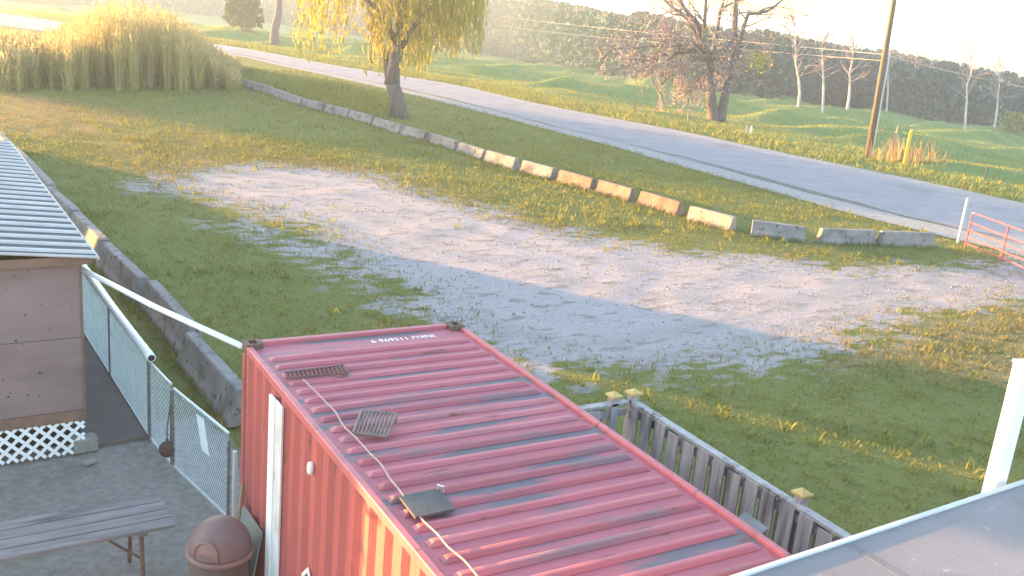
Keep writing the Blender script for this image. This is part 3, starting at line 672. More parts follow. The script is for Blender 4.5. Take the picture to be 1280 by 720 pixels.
chainlink('chain_link_fence', 'narrow chain link panel between the tube end and the gate', FP[2]+(FP[3]-FP[2])*.06, FP[3], 1.13, framed=True)
tgate, gpt, gL = chainlink('chain_link_gate', 'chain link gate with rounded frame and a white sign, beside the brown dome bin', FP[4], FP[5], 1.10, framed=True, cat='gate')
def gate_sign():
    n_ = []
    for px_, py_ in ((247, 517), (256, 524), (263, 570), (254, 562)):
        dr = ray(px_, py_); A = np.append(FP[4], 0); d = np.append(FP[5]-FP[4], 0); nn = np.array([-d[1], d[0], 0]); nn /= np.linalg.norm(nn)
        tt = ((A-CAM)@nn)/(dr@nn); n_.append(CAM+dr*tt-A)
    nv = Vector((-(FP[5]-FP[4])[1], (FP[5]-FP[4])[0], 0)).normalized(); cdir = Vector(CAM-np.append(FP[4], 0)); 
    if nv.dot(cdir) < 0: nv = -nv
    P4 = [Vector(p) for p in n_]
    MB().hexa([p+nv*.012 for p in P4]+[p+nv*.018 for p in P4]).build('sign', 'sign_white', tgate)
gate_sign()
p = FP[5]+(FP[6]-FP[5])*.10
b = MB(); b.tube([(0, 0, -.05), (0, 0, .93)], .026, 10); b2 = b.build('gate_post', 'pale_pipe'); b2.location = (p[0]+.05, p[1]-.03, 0); tag(b2, 'short pale steel gate post between the chain link gate and the red container', 'post')
# white corrugated drain tube lying on the fence rail
q0 = np.append(FP[0], 1.20); q1 = np.append(FP[1], 1.205); q2 = np.append(FP[2], 1.215)
tubep = catmull([q0+np.array([-.02, 0, .06]), q0*.5+q1*.5+np.array([.02, 0, -.005]), q1, q1*.5+q2*.5+np.array([-.01, 0, .01]), q2+np.array([.02, -.06, -.02])], 10)
t = thing('white_tube', 'fat white plastic tube lying along the chain link fence rail', 'tube', tuple(q2)); b = MB()
ring = [.058+.004*(k % 2) for k in range(len(tubep))]; b.tube([p-q2 for p in tubep], ring, 12); b.build('tube_wall', 'white_plastic', t, smooth=True)
e = tubep[-1]-q2; e2 = tubep[-2]-q2; dv = (e-e2)/np.linalg.norm(e-e2); b = MB(); b.tube([e+dv*.001, e+dv*.004], .045, 12); b.build('end_shade', 'dark_void', t)  # black disc stands for the shade inside the tube
# white pipe spanning from shed to container
A = Vector((SX1+.02, SY0+.02, 2.46)); B = Vector((CX0-.0, CY0-.02, CH-.06)); mid_ = (A+B)/2+Vector((0, 0, -.03))
b = MB(); b.tube([A, mid_, B], .032, 10); o = b.build('white_pipe', 'white_plastic', smooth=True); tag(o, 'straight white pipe spanning from the shed eave to the red container corner', 'pipe')
# brown float hanging at the gate post
pw = G(208, 606, .0); hb = np.append(FP[3], 0)
t = thing('hanging_weight', 'round brown weight hanging from the chain link gate post', 'weight', (hb[0]-.06, hb[1]-.03, .27))
b = MB(); b.lathe([(.001, -.105), (.05, -.095), (.088, -.06), (.105, -.005), (.095, .045), (.06, .085), (.022, .105), (.018, .14)], 18); b.build('bob', 'ball_brown', t, smooth=True)
b = MB(); b.tube([(0, 0, .13), (.0, .0, .30), (.055, .03, .62)], .009, 6); b.build('chain', 'rust', t)

# ------------------------------------------------------------------ picnic table
ca = G(199, 616, .74); cb = G(218, 656, .74); lf = G(0, 652, .74)
ud = lf-ca; ud /= np.linalg.norm(ud); ang = math.atan2(ud[1], ud[0])
t = thing('picnic_table', 'weathered grey plank table standing on the gravel beside the chain link gate', 'table', (ca[0], ca[1], 0), ang); pt_ = t
wv_ = 1.0
vd = np.array([-ud[1], ud[0], 0]);
if (cb-ca)@vd < 0: sg = -1
else: sg = 1
tot = abs((cb-ca)@vd); npl = 4; pw_ = tot/npl; TL = 2.6
shift = (cb-ca)@ud
for k in range(npl):
    s0 = shift*(k+.5)/npl
    MB().box((s0+TL/2+random.uniform(-.02, .02), sg*pw_*(k+.5), .72), (TL, pw_-.014, .038)).build('plank', 'bench_wood', t, bevel=.004)
for xx in (.32, 2.1):
    MB().box((xx, sg*tot/2, .68), (.09, tot*.92, .04)).build('cleat', 'bench_wood', t)
    for yy in (.16, .84):
        b = MB(); b.tube([(xx, sg*tot*yy, .665), (xx+.0, sg*tot*(yy+(-.12 if yy < .5 else .12)), 0)], .022, 8); b.build('leg', 'rust', t)
    b = MB(); b.tube([(xx, sg*tot*.80, .35), (xx+.45, sg*tot*.5, .67)], .014, 6); b.build('brace', 'rust', t)

# ------------------------------------------------------------------ trash bin with dome lid
c = G(275, 688, .82)
t = thing('litter_bin', 'brown round litter bin with a dome lid and flap opening', 'bin', (c[0], c[1], 0)); fa = math.atan2(CAM[1]-c[1], CAM[0]-c[0])+.35; fa -= .85; t.rotation_euler = (0, 0, fa)
MB().lathe([(.255, 0), (.27, .03), (.285, .80)], 32).build('body', 'bin_body', t, smooth=True)
MB().lathe([(.288, .79), (.315, .80), (.318, .835), (.300, .85), (.28, .845)], 32).build('rim', 'bin_rim', t, smooth=True)
prof = [(.298, .845)]+[(.292*math.cos(a), .86+.30*math.sin(a)) for a in np.linspace(.05, 1.5, 10)]
dome = MB().lathe(prof, 32).build('dome_lid', 'bin_lid', t, smooth=True)
# flap with a rounded-arch frame on the dome, facing the table
arch = []
for k in range(15):
    a = math.pi*k/14; yy = .115*math.cos(a); zz = .93+.10*math.sin(a)
    arch.append((yy, zz))
arch = [(.125, .872)]+arch+[(-.125, .872)]
def dome_r(z): s_ = min(1, max(0, (z-.86)/.30)); return .292*math.sqrt(max(0, 1-s_*s_))
def on_dome(y_, z_, o=0.0):
    r_ = dome_r(z_); return Vector((math.sqrt(max(.0004, r_*r_-y_*y_))+o, y_, z_+o*.5))
MB().tube([on_dome(y_, z_, .012) for y_, z_ in arch], .013, 6).build('flap_frame', 'bin_rim', dome)
vs = [on_dome(y_, z_, .006) for y_, z_ in arch]; cc = on_dome(0, .93, .006); n_ = len(vs)
m_ = MB(); m_.add(vs+[cc], [(i, i+1, n_) for i in range(n_-1)]+[(n_-1, 0, n_)]); m_.build('flap', 'bin_rim', dome)
# stick and sheet leaning on the container behind the bin
s0, s1 = G(346, 728, .02), onplane(297, 606, 1, CY0-.12)
a = Vector(G(333, 722, 0.0)); bt = Vector(onplane(298, 606, 0, CX0-.06))
b = MB(); top_ = Vector((CX0-.02, bt.y, bt.z)); b.tube([Vector((CX0-.22, G(345, 735, 0)[1], -.01)), top_], .014, 6); o = b.build('wooden_stick', 'stump'); tag(o, 'thin wooden stick leaning against the red container behind the bin', 'stick')
pz = [onplane(px_, py_, 0, CX0-.10) for px_, py_ in ((296, 633), (318, 668))]
t = thing('metal_sheet', 'narrow bent grey metal sheet leaning on the container behind the bin', 'sheet', (CX0-.1, pz[1][1], 0))
y1_, y2_ = pz[0][1]-pz[1][1], -.16
b = MB(); b.hexa([(-.17, y1_, -.005), (-.15, y2_, -.005), (-.135, y2_, -.005), (-.155, y1_, -.005), (.065, y1_, pz[0][2]), (.07, .0, pz[1][2]), (.085, .0, pz[1][2]), (.08, y1_, pz[0][2])]); b.build('panel', 'sheet_metal', t)

# ------------------------------------------------------------------ concrete barriers
def barrier_mesh(L, h, wb, wt, notch=True):
    b = MB(); k = h*.22
    prof = [(-wb/2, 0), (-wb/2, k), (-wb*.36, k*1.9), (-wt/2, h), (wt/2, h), (wb*.36, k*1.9), (wb/2, k), (wb/2, 0)]
    b.prism(prof, (-L/2, 0, 0), (L/2, 0, 0), (0, 1, 0), (0, 0, 1))
    return b.mesh('concrete_barrier', bevel=.018)
def barrier(p, q, h, wb, wt, label, group, m='concrete', dz=0.0):
    p, q = np.array(p[:2]), np.array(q[:2]); d = q-p; L = np.linalg.norm(d)
    me = barrier_mesh(L, h, wb, wt); o = link('concrete_barrier', me, m); o.location = ((p[0]+q[0])/2, (p[1]+q[1])/2, -.03+dz)
    o.rotation_euler = (R(random.gauss(0, .8)), R(random.gauss(0, .5)), math.atan2(d[1], d[0])); tag(o, label, 'barrier', group)
    # lifting slots on the foot
    return o
y = 3.95; k = 0
while y < 27:
    L = 2.72; x, x2 = np.interp([y, y+L], [3.5, 8, 13.6, 16, 22.6, 28], [.90, .76, .36, .15, -.38, -.85])
    lab = 'tall grey concrete barrier beside the chain link gate, first of the row along the shed' if k == 0 else 'tall grey concrete barrier in the straight row along the shed side'
    jx = random.uniform(-.07, .07); barrier((x+jx, y), (x2+jx+random.uniform(-.06, .06), y+L), .56+random.uniform(-.03, .03), .46, .18, lab, 'barriers along the shed'); y += L+.22; k += 1
segs = [((291, 104), (334, 116)), ((337, 117), (361, 126)), ((363, 127), (378, 132)), ((380, 132.5), (406, 139)), ((408, 139.5), (437, 147)), ((439, 147.5), (467, 156)), ((469, 157), (502, 167)), ((504, 168), (533, 176)), ((536, 177), (571, 187.5)), ((575, 189), (606, 200)),
        ((609, 201), (645, 212)), ((654, 214), (692, 225)), ((700, 226.5), (741, 238.5)), ((748, 239.5), (790, 252)), ((801, 254), (850, 269)), ((862, 274), (916, 288)), ((938, 292), (1005, 301)), ((1023, 303), (1090, 304)), ((1098, 306), (1163, 307))]
for i, (a, c) in enumerate(segs):
    A, B = G(*a), G(*c)
    lab, gr, m_ = 'low grey concrete barrier in the curved row below the willow', 'barriers in the curved row', 'concrete'
    if i >= 12: lab, m_ = {12: 'low concrete barrier coloured sunlit orange, third in the curved row before the pale tilted one', 13: 'low concrete barrier coloured sunlit orange, second in the curved row before the pale tilted one', 14: 'low concrete barrier coloured sunlit orange right beside the pale tilted one', 15: 'tilted concrete barrier coloured pale as if sunlit, where the curved row turns', 16: 'grey concrete barrier right after the pale one, turned toward the gate', 17: 'grey concrete barrier standing second nearest to the red gate', 18: 'grey concrete barrier at the end of the row nearest the red gate'}[i], ('concrete_sunlit' if i < 15 else 'concrete_sunlit_pale' if i == 15 else 'concrete')
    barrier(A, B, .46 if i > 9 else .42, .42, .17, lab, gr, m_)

# ------------------------------------------------------------------ red farm gate and its post
pg = G(1197.5, 303); t = MB(); t.tube([(0, 0, -.1), (0, 0, 1.42)], .045, 10); t.lathe([(.05, 1.41), (.055, 1.43), (.02, 1.47)], 10)
o = t.build('gate_post', 'galv', smooth=False); o.location = (pg[0], pg[1], 0); tag(o, 'grey steel post with rounded top beside the red gate', 'post')
g0, g1 = G(1206, 310), G(1250, 329); u = (g1-g0)/np.linalg.norm(g1-g0); GL = np.linalg.norm(g1-g0)
t = thing('farm_gate', 'red tubular steel farm gate across the gravel entrance', 'gate', tuple(g0), math.atan2(u[1], u[0])); LG = 4.3; hs = (.16, .36, .58, .82, 1.14)
for z in hs: MB().tube([(.06 if z == hs[-1] else 0, 0, z), (LG, 0, z)], .021, 8).build('rail', 'gate_red', t)
for xx in (0, GL, GL*2, LG): MB().tube([(xx, 0, .03), (xx, 0, 1.14-(.05 if xx == 0 else 0))], .026, 8).build('upright', 'gate_red', t)
b = MB(); b.tube([(.0, 0, 1.08), (.01, 0, 1.12), (.06, 0, 1.14)], .024, 8); b.build('corner_bend', 'galv', t)

# ------------------------------------------------------------------ utility poles, cables, marker posts
def upole(name, label, base_px, top, lean=(0, 0), r=.15, extra=True, zhit=True, group=None):
    p = hit(*base_px); t = thing(name, label, 'pole', (p[0], p[1], p[2]-.1), 0, group); Hh = top
    b = MB(); b.tube([(0, 0, 0), (lean[0]*.5, lean[1]*.5, Hh/2), (lean[0], lean[1], Hh)], [r, r*.85, r*.7], 12); b.build('shaft', 'pole_wood', t, smooth=True); return t, p
RV = Vector((RIGHT[0], RIGHT[1], 0)).normalized()
tp_, pp = upole('utility_pole', 'tall dark leaning wooden utility pole at the road edge by the yellow marker', (1085, 196), 13.0, (-RV.x*.35, -RV.y*.35), .17)
cdir = Vector((CAM[0]-pp[0], CAM[1]-pp[1], 0)).normalized(); side = RV*.19+cdir*.05
MB().tube([side, side+Vector((-RV.x*.1, -RV.y*.1, 5.6))], .045, 8).build('riser_pipe', 'pale_pipe', tp_)
MB().box((-RV.x*.35, -RV.y*.35, 12.2), (2.2, .1, .12), math.atan2(RV.y, RV.x)).build('crossarm', 'pole_wood', tp_)
t2, p2 = upole('utility_pole', 'grey utility pole standing behind the willow on the far verge', (464, 80), 12.0, (RV.x*.2, RV.y*.2), .2)
t3, p3 = upole('utility_pole', 'faint far utility pole at the edge of the wood right of the willow', (611, 62), 9.0, (RV.x*.1, RV.y*.1), .13)
t4, p4 = upole('utility_pole', 'slim grey pole standing behind the tall reeds', (176, 30), 11.0, (0, 0), .2)
def wire_px(a_px, za, b_px, dista, distb, label, r=.03, sag=.3):
    A = Vector(CAM+ray(*a_px)*dista); B = Vector(CAM+ray(*b_px)*distb); pts = [A.lerp(B, k/10)-Vector((0, 0, sag*4*(k/10)*(1-k/10))) for k in range(11)]
    b = MB(); b.tube(pts, r, 5); tag(b.build('power_line', 'cable'), label, 'cable')
D3 = (p3-CAM)@fwd; D1 = (pp-CAM)@fwd
wire_px((611, 18), 0, (1104, 68), D3, D1, 'upper pale cable strung from the far pole to the leaning roadside pole', .024, .3)
wire_px((611, 29), 0, (1105, 76), D3, D1, 'lower pale cable strung from the far pole to the leaning roadside pole', .02, .5)
wire_px((1104, 68), 0, (1420, 132), D1, 46, 'pale cable running on from the leaning roadside pole past the far trees', .022, .2)

py_ = hit(1130, 206); t = thing('marker_post', 'bright yellow marker post beside dry stalks at the road verge', 'post', (py_[0], py_[1], py_[2]-.05)); MB().prism([(-.10, -.03), (.10, -.03), (.10, .03), (-.10, .03)], (0, 0, 0), (.03, 0, 1.72), (1, 0, 0), (0, 1, 0)).build('blade', 'yellow', t, bevel=.01)
MB().hexa([(-.07, -.03, 1.715), (.13, -.03, 1.715), (.13, .03, 1.715), (-.07, .03, 1.715), (.0, -.03, 1.85), (.08, -.03, 1.85), (.08, .03, 1.85), (.0, .03, 1.85)]).build('tip', 'yellow', t)
ps = hit(1114, 200); t = thing('broken_stump', 'splintered brown stump between the utility pole and the yellow marker', 'stump', (ps[0], ps[1], ps[2]-.05)); b = MB(); b.tube([(0, 0, 0), (-.02, 0, .9), (-.10, 0, 1.5)], [.17, .15, .07], 9); b.build('trunk', 'stump', t)
b = MB(); b.tube([(.05, 0, .8), (.02, 0, 1.4), (.0, .0, 1.95)], [.10, .07, .02], 7); b.build('splinter', 'stump', t)
MB().tube([(.5, -.2, 0), (.5, -.2, .62)], .06, 8).build('side_stub', 'field_post', t)
def fieldpost(px, py, h, lab, m='field_post', grp='small posts in the field', w=.09):
    p = hit(px, py); b = MB(); b.box((0, 0, h/2-.05), (w, w, h+.1)); b.add([(-w/2, -w/2, h), (w/2, -w/2, h), (w/2, w/2, h), (-w/2, w/2, h), (0, 0, h+.05)], [(0, 1, 4), (1, 2, 4), (2, 3, 4), (3, 0, 4)])
    o = b.build('field_post', m); o.location = (p[0], p[1], p[2]); o.rotation_euler = (R(random.gauss(0, 2)), R(random.gauss(0, 2)), random.random()); tag(o, lab, 'post', grp)
for px, py, h in ((722, 127, .40), (793, 138, .48), (860, 150, .45)): fieldpost(px, py, h, 'small dark stake on the far verge beside the road')
for px, py in ((932, 166), (938, 167)): fieldpost(px, py, .42, 'one of the two small pale stakes side by side near the bare tree', 'pale_pipe', 'pair of pale stakes', .08)
fieldpost(1231, 224, .62, 'dark stake leaning alone on the verge past the yellow marker', grp=None)
for px, py in ((697, 66), (654, 92), (438, 74)): fieldpost(px, py+4, .75, 'thin dark stake far out in the mounded field', grp='stakes far out in the field')

# ------------------------------------------------------------------ trees
class TreeB:
    def __init__(s): s.big = MB(); s.tw = MB(); s.tips = []
def grow(T, p, d, L, r, lvl, maxl, droop=0.0, spread=.55, nseg=4, split=(2, 3), wob=.12, twigr=.012, shrink=.72, up=.0):
    pts = [Vector(p)]; dirs = Vector(d).normalized(); rr = [r]
    for k in range(nseg):
        dirs = (dirs+Vector((random.gauss(0, wob), random.gauss(0, wob), random.gauss(0, wob)+up-droop*(lvl/maxl)))).normalized()
        pts.append(pts[-1]+dirs*L/nseg); rr.append(max(twigr, r*(1-.42*(k+1)/nseg)))
    (T.big if r > .05 else T.tw).tube(pts, rr, 7 if r > .1 else (5 if r > .04 else 3), caps=False)
    if lvl >= maxl: T.tips.append((pts[-1].copy(), dirs.copy())); return
    for c in range(random.randint(*split)):
        f = 1.0 if c == 0 else random.uniform(.4, .95); i = min(nseg-1, int(f*nseg)); q = pts[i].lerp(pts[i+1], f*nseg-i) if f < 1 else pts[-1]
        axis = dirs.cross(Vector(rand_dirs(1)[0])).normalized(); nd = Quaternion(axis, random.gauss(spread, .18)*(0.55 if c == 0 else 1)) @ dirs
        grow(T, q, nd, L*random.uniform(shrink-.12, shrink+.1), max(twigr, rr[i]*(.78 if c == 0 else .58)), lvl+1, maxl, droop, spread, nseg, split, wob, twigr, shrink, up)
def leafquads(C, su, sv, vert=False):
    n = len(C); U = rand_dirs(n)
    if vert: V = np.tile([0, 0, 1.], (n, 1))+rng.normal(0, .15, (n, 3)); U[:, 2] *= .2
    else: V = rand_dirs(n)
    V -= U*(U*V).sum(1, keepdims=True)/(U*U).sum(1, keepdims=True); V /= np.linalg.norm(V, axis=1, keepdims=True); U /= np.linalg.norm(U, axis=1, keepdims=True)
    s = rng.uniform(.7, 1.3, (n, 1)); return quads(C, U*su*s, V*sv*s)

def blades(B, h, lean, wid, segs=2, droop=.2):
    n = len(B); az = rng.uniform(0, 6.28, n); d = np.stack([np.cos(az), np.sin(az), np.zeros(n)], 1)*lean[:, None]; w_ = np.stack([-np.sin(az), np.cos(az), np.zeros(n)], 1)*wid[:, None]
    mid = B+d*.35+np.array([0, 0, 1])*h[:, None]*.55; top = B+d+np.array([0, 0, 1])*h[:, None]
    V_ = np.stack([B-w_, B+w_, mid+w_*.8, mid-w_*.8, top], 1).reshape(-1, 3); i = np.arange(n)*5
    F4 = np.stack([i, i+1, i+2, i+3], 1); F3 = np.stack([i+3, i+2, i+4, i+4], 1)
    return V_, F4, F3
def blade_mesh(name, B, h, lean, wid):
    n = len(B); V_, F4, F3 = blades(B, h, lean, wid); tri = np.concatenate([F4[:, [0, 1, 2]], F4[:, [0, 2, 3]], F3[:, :3]]); return fastmesh(name, V_, tri)
# willow
wb = G(499, 147); t = thing('willow_tree', 'weeping willow with yellow hanging strands on the near verge', 'tree', (wb[0], wb[1], -.1))
def wv3(px, py, dep=0.0):   # point in the plane through the trunk facing the camera
    D = (wb-CAM)@fwd+dep; return Vector(CAM+ray(px, py)*D)-Vector(t.location)
b = MB(); b.tube([Vector((0, 0, -.1)), wv3(497, 125), wv3(490, 103)], [.54, .40, .34], 12)
b.tube([wv3(490, 106), wv3(492, 85), wv3(498, 60), wv3(503, 20), wv3(505, -40), wv3(510, -120)], [.40, .33, .28, .24, .2, .1], 10)
b.tube([wv3(489, 108), wv3(484, 85, .4), wv3(478, 55, .8), wv3(462, 10, 1.2), wv3(440, -50, 1.5)], [.26, .2, .17, .14, .07], 8)
b.tube([wv3(499, 62), wv3(520, 30, -.6), wv3(552, -10, -1.2), wv3(585, -40, -1.6)], [.2, .15, .11, .05], 8)
b.tube([wv3(497, 55), wv3(470, 10, -.6), wv3(430, -25, -1.0), wv3(395, -45, -1.2)], [.18, .14, .1, .05], 8)
b.tube([wv3(503, 0), wv3(530, -60, 1.5), wv3(570, -90, 2.4)], [.16, .12, .05], 8)
b.build('trunk', 'bark_willow', t, smooth=True)
# hanging strands: start in the crown's shell, fall with a slight bow, carry narrow leaves
zones = [(375, 432, -60, (30, 88), 150, 0.0), (432, 470, -50, (5, 55), 70, .4), (470, 505, -50, (60, 103), 150, .0), (505, 545, -50, (70, 104), 190, .3), (545, 585, -60, (40, 84), 190, .6), (580, 612, -60, (30, 82), 130, .8), (470, 600, -40, (-10, 50), 240, .6)]
sv, sf = MB(), []; LC = []
for x0, x1, ytop, (yb0, yb1), n_, gk in zones:
    for k in range(int(n_*.55)):
        px = random.uniform(x0, x1); dep = random.uniform(-2.6, 2.6); yb = random.uniform(yb0, yb1)-abs(random.gauss(0, 6)); top = wv3(px+random.gauss(0, 5), ytop+random.uniform(-40, 60), dep); bot = wv3(px, yb, dep)
        bot.x, bot.y = top.x+random.gauss(0, .18), top.y+random.gauss(0, .18)
        if bot.z > top.z-.5: continue
        pts = [top.lerp(bot, f)+Vector((math.sin(f*3+k)*.07, math.cos(f*2.3+k)*.07, 0)) for f in np.linspace(0, 1, 6)]
        sv.tube(pts, [.016, .014, .012, .01, .008, .006], 3, caps=False)
        L = top.z-bot.z; m = int(L*3.2)
        for f in np.random.default_rng(k).uniform(.08, 1.0, m):
            i = min(4, int(f*5)); q = pts[i].lerp(pts[i+1], f*5-i); LC.append((q.x+random.gauss(0, .06), q.y+random.gauss(0, .06), q.z))
cr_ = sv.build('crown', 'willow_leaf', t)
P_, Q_ = leafquads(np.array(LC), .03, .13, vert=True); link('foliage', fastmesh('foliage', P_, Q_), 'willow_leaf', cr_)

# bare double-trunk tree
bb = hit(895, 151); t = thing('bare_tree', 'big double-trunked bare tree with pinkish twigs beyond the road', 'tree', (bb[0], bb[1], bb[2]-.15)); DB = (bb-CAM)@fwd
def bt(px, py, dep=0.0): return Vector(CAM+ray(px, py)*(DB+dep))-Vector(t.location)
T = TreeB()
def limb(pts, rad, kids, L, lv=4, droop=.0, sp=.7):
    T.big.tube(pts, rad, 9, caps=False)
    for k in range(kids):
        f = random.uniform(.25, 1.0)*(len(pts)-1); i = min(len(pts)-2, int(f)); q = pts[i].lerp(pts[i+1], f-i); dr = (pts[i+1]-pts[i]).normalized(); axis = dr.cross(Vector(rand_dirs(1)[0])).normalized()
        grow(T, q, Quaternion(axis, random.gauss(sp, .25)) @ dr, L*random.uniform(.7, 1.2), .06, 1, lv, droop, .6, 3, (2, 3), .16, .013, .70)
limb([Vector((0, 0, 0))+bt(893, 152)*1.0, bt(889, 125), bt(887, 95), bt(880, 60), bt(872, 30, -.5), bt(855, 10, -1), bt(838, -25, -1.2)], [.42, .34, .30, .24, .19, .13, .06], 9, 2.2)
limb([bt(901, 151), bt(905, 125), bt(911, 100), bt(918, 65, .4), bt(919, 20, .7), bt(921, -40, .9)], [.36, .30, .27, .22, .19, .08], 8, 2.0)
limb([bt(914, 85, .2), bt(926, 45, .3), bt(935, 18, .2), bt(960, 14, -.4), bt(978, 0, -.6), bt(985, -16, -.6)], [.20, .17, .13, .10, .07, .03], 6, 1.6)
limb([bt(884, 78), bt(868, 40, .6), bt(860, 25, 1), bt(835, 5, 1.4), bt(815, -25, 1.6)], [.20, .16, .13, .09, .05], 7, 1.9)
limb([bt(882, 70), bt(880, 40, -.8), bt(882, 10, -1.2), bt(885, -40, -1.6)], [.18, .14, .11, .05], 5, 1.8)
limb([bt(886, 95), bt(896, 40, 1.0), bt(900, 15, 1.5), bt(912, -20, 1.8)], [.18, .15, .12, .05], 5, 1.8)
# low drooping twiggy limbs to the left and round the fork
for (e, k) in (((765, 62), 9), ((780, 85), 9), ((800, 100), 9), ((790, 45), 8), ((820, 110), 8), ((835, 60), 8), ((850, 95), 8), ((860, 118), 7), ((875, 70), 6), ((815, 75), 8), ((905, 85), 6), ((925, 75), 5), ((940, 60), 5), ((880, 100), 6)):
    d0 = random.uniform(-1.8, 1.8); s0 = bt(888, random.uniform(62, 90)); e0_ = bt(*e, d0); m0 = s0.lerp(e0_, .5)+Vector((0, 0, random.uniform(.3, .9)))
    limb([s0, m0, e0_], [.10, .07, .025], k, 1.05, 4, .02, .8)
tr = T.big.build('trunk', 'bark_grey', t, smooth=True); crn = T.tw.build('crown', 'twig', t)
tips = np.array([tuple(p) for p, d in T.tips]); sel = tips[rng.random(len(tips)) < .9]
P_, Q_ = leafquads(np.repeat(sel, 2, 0)+rng.normal(0, .12, (2*len(sel), 3)), .055, .04); link('buds', fastmesh('buds', P_, Q_), 'twig', crn)
gc = np.array(bt(945, 75)); C_ = gc+rng.normal(0, 1, (260, 3))*np.array([.55, .55, .35]); P_, Q_ = leafquads(C_, .07, .06); stuff(link('leaf_cluster', fastmesh('leaf_cluster', P_, Q_), 'bud_leaf', crn))

# pale slender trees along the wood's edge
def pale_tree(base, toppx, label, grp='pale trunks at the edge of the wood', r=.15, lv=4, mats_=('bark_pale', 'bark_pale')):
    p = hit(base[0], base[1]+(13 if 900 < base[0] < 1110 else 8 if base[0] > 900 else 0)); t = thing('slender_tree', label, 'tree', (p[0], p[1], p[2]-.1), 0, grp); D = (p-CAM)@fwd
    top = Vector(CAM+ray(*toppx)*D)-Vector(t.location); T = TreeB(); n_ = 7; pts = [Vector((0, 0, 0)).lerp(top, k/(n_-1))+Vector((random.gauss(0, .10), random.gauss(0, .10), 0))*(k > 0) for k in range(n_)]
    T.big.tube(pts, [r*(1-.8*k/(n_-1)) for k in range(n_)], 7, caps=False); Lh = top.length
    for k in range(24):
        f = random.uniform(.34, .99)*(n_-1); i = min(n_-2, int(f)); q = pts[i].lerp(pts[i+1], f-i); az = random.uniform(0, 6.28); up = random.uniform(.7, 1.5)
        grow(T, q, Vector((math.cos(az), math.sin(az), up)), Lh*random.uniform(.09, .19), .045, 1, lv-1, 0, .45, 3, (2, 3), .16, .014, .74)
    T.big.build('trunk', mats_[0], t, smooth=True); T.tw.build('crown', 'twig', t)
for (bs, tpx, lab) in (((998, 120), (994, 28), 'slender pale tree at the wood edge nearest the big bare tree'), ((1028, 127), (1031, 40), 'slender pale forked tree, second from the big bare tree'), ((1059, 124), (1068, 44), 'slender pale leaning tree just before the utility pole'), ((1108, 126), (1112, 60), 'thin pale trunk close behind the utility pole'),
                       ((1140, 135), (1147, 66), 'slender pale tree just past the utility pole'), ((1154, 140), (1169, 55), 'slender pale leaning tree above the light green bush'), ((1206, 153), (1216, 52), 'tall slender pale tree standing apart past the light green bush'), ((1184, 128), (1188, 62), 'thin dark-topped tree behind the wood edge'), ((1243, 150), (1252, 78), 'slender pale tree beside the far light green bush')):
    pale_tree(bs, tpx, lab, None)
pale_tree((343, 56), (352, -60), 'stout grey-trunked tree on the far verge left of the willow', None, .5, 5, ('bark_grey', 'twig'))
# conifer-like dark tree left
def leafy(base, toppx, wpx, label, m='leaf_far', n_=900, name='dark_tree', shape='cone', cat='tree', su=.16):
    p = hit(*base); D = (p-CAM)@fwd; t = thing(name, label, cat, (p[0], p[1], p[2]-.05)); Hh = z_for_py(p[0], p[1], toppx)-p[2]; W = wpx*D/F_PX/2
    z = rng.uniform(.03 if cat == 'shrub' else .12, 1, n_); rr = (1-z)**.7 if shape == 'cone' else np.sqrt(np.clip(1-((z-.45)/.56)**2, 0, 1)); a = rng.uniform(0, 6.28, n_); q = np.sqrt(rng.random(n_))
    lump = 1+.25*np.sin(a*3+z*9)+.15*np.sin(a*7-z*13)
    C_ = np.stack([np.cos(a)*rr*q*W*lump, np.sin(a)*rr*q*W*lump, z*Hh+rng.normal(0, .05*Hh, n_).clip(-.05*Hh, .06*Hh)], 1); C_[:, 2] = np.maximum(C_[:, 2], .05)
    P_, Q_ = leafquads(C_, su, su*.8); link('crown', fastmesh('crown', P_, Q_), m, t)
    MB().tube([(0, 0, -.1), (0, 0, Hh*.8)], [max(.04, W*.07), .02], 7).build('trunk', 'bark_grey', t)
leafy((302, 38), -50, 46, 'dense dark tree on the far side of the road left of the pale trunk', 'leaf_far', 3000, su=.3)
leafy((1159, 148), 122, 52, 'light green bush below the leaning pale tree at the wood edge', 'shrub_leaf', 700, 'green_bush', 'round', 'shrub', .12)
leafy((1263, 163), 140, 36, 'light green bush at the wood edge past the last pale trees', 'shrub_leaf', 500, 'green_bush', 'round', 'shrub', .12)
leafy((985, 116), 104, 60, 'low greyish bush at the wood edge behind the big bare tree', 'bud_leaf', 500, 'green_bush', 'round', 'shrub', .12)

# unseen evergreens added behind the shed to throw long shade over the lot
def cedar(s, label, h=7.5, w=1.15, x=-9.0):
    y = (s+9.0*math.cos(SUN_AZ))/math.sin(-SUN_AZ)
    t = thing('shade_cedar', label, 'tree', (x, y, -.05), random.random()*6, 'unseen shade cedars behind the shed'); n_ = 1500; z = rng.uniform(.02, 1, n_); a = rng.uniform(0, 6.28, n_); rr = np.minimum(1, (1.02-z)*3.2)**.8
    q = np.sqrt(rng.uniform(.1, 1, n_)); C_ = np.stack([np.cos(a)*q*rr*w, np.sin(a)*q*rr*w, z*h], 1); P_, Q_ = leafquads(C_, .22, .2); link('crown', fastmesh('crown', P_, Q_), 'leaf_dark', t); MB().tube([(0, 0, -.1), (0, 0, h*.9)], [.14, .03], 7).build('trunk', 'bark_grey', t)
for s_ in (-2.6, -4.2, -5.8): cedar(s_, 'unseen low cedar added behind the plywood shed to shade the table', 1.8)  # low unseen cedars added to keep the table in shade
for s_ in (9.4, 10.8, 11.5): cedar(s_, 'unseen columnar cedar added behind the plywood shed to shade the lot')
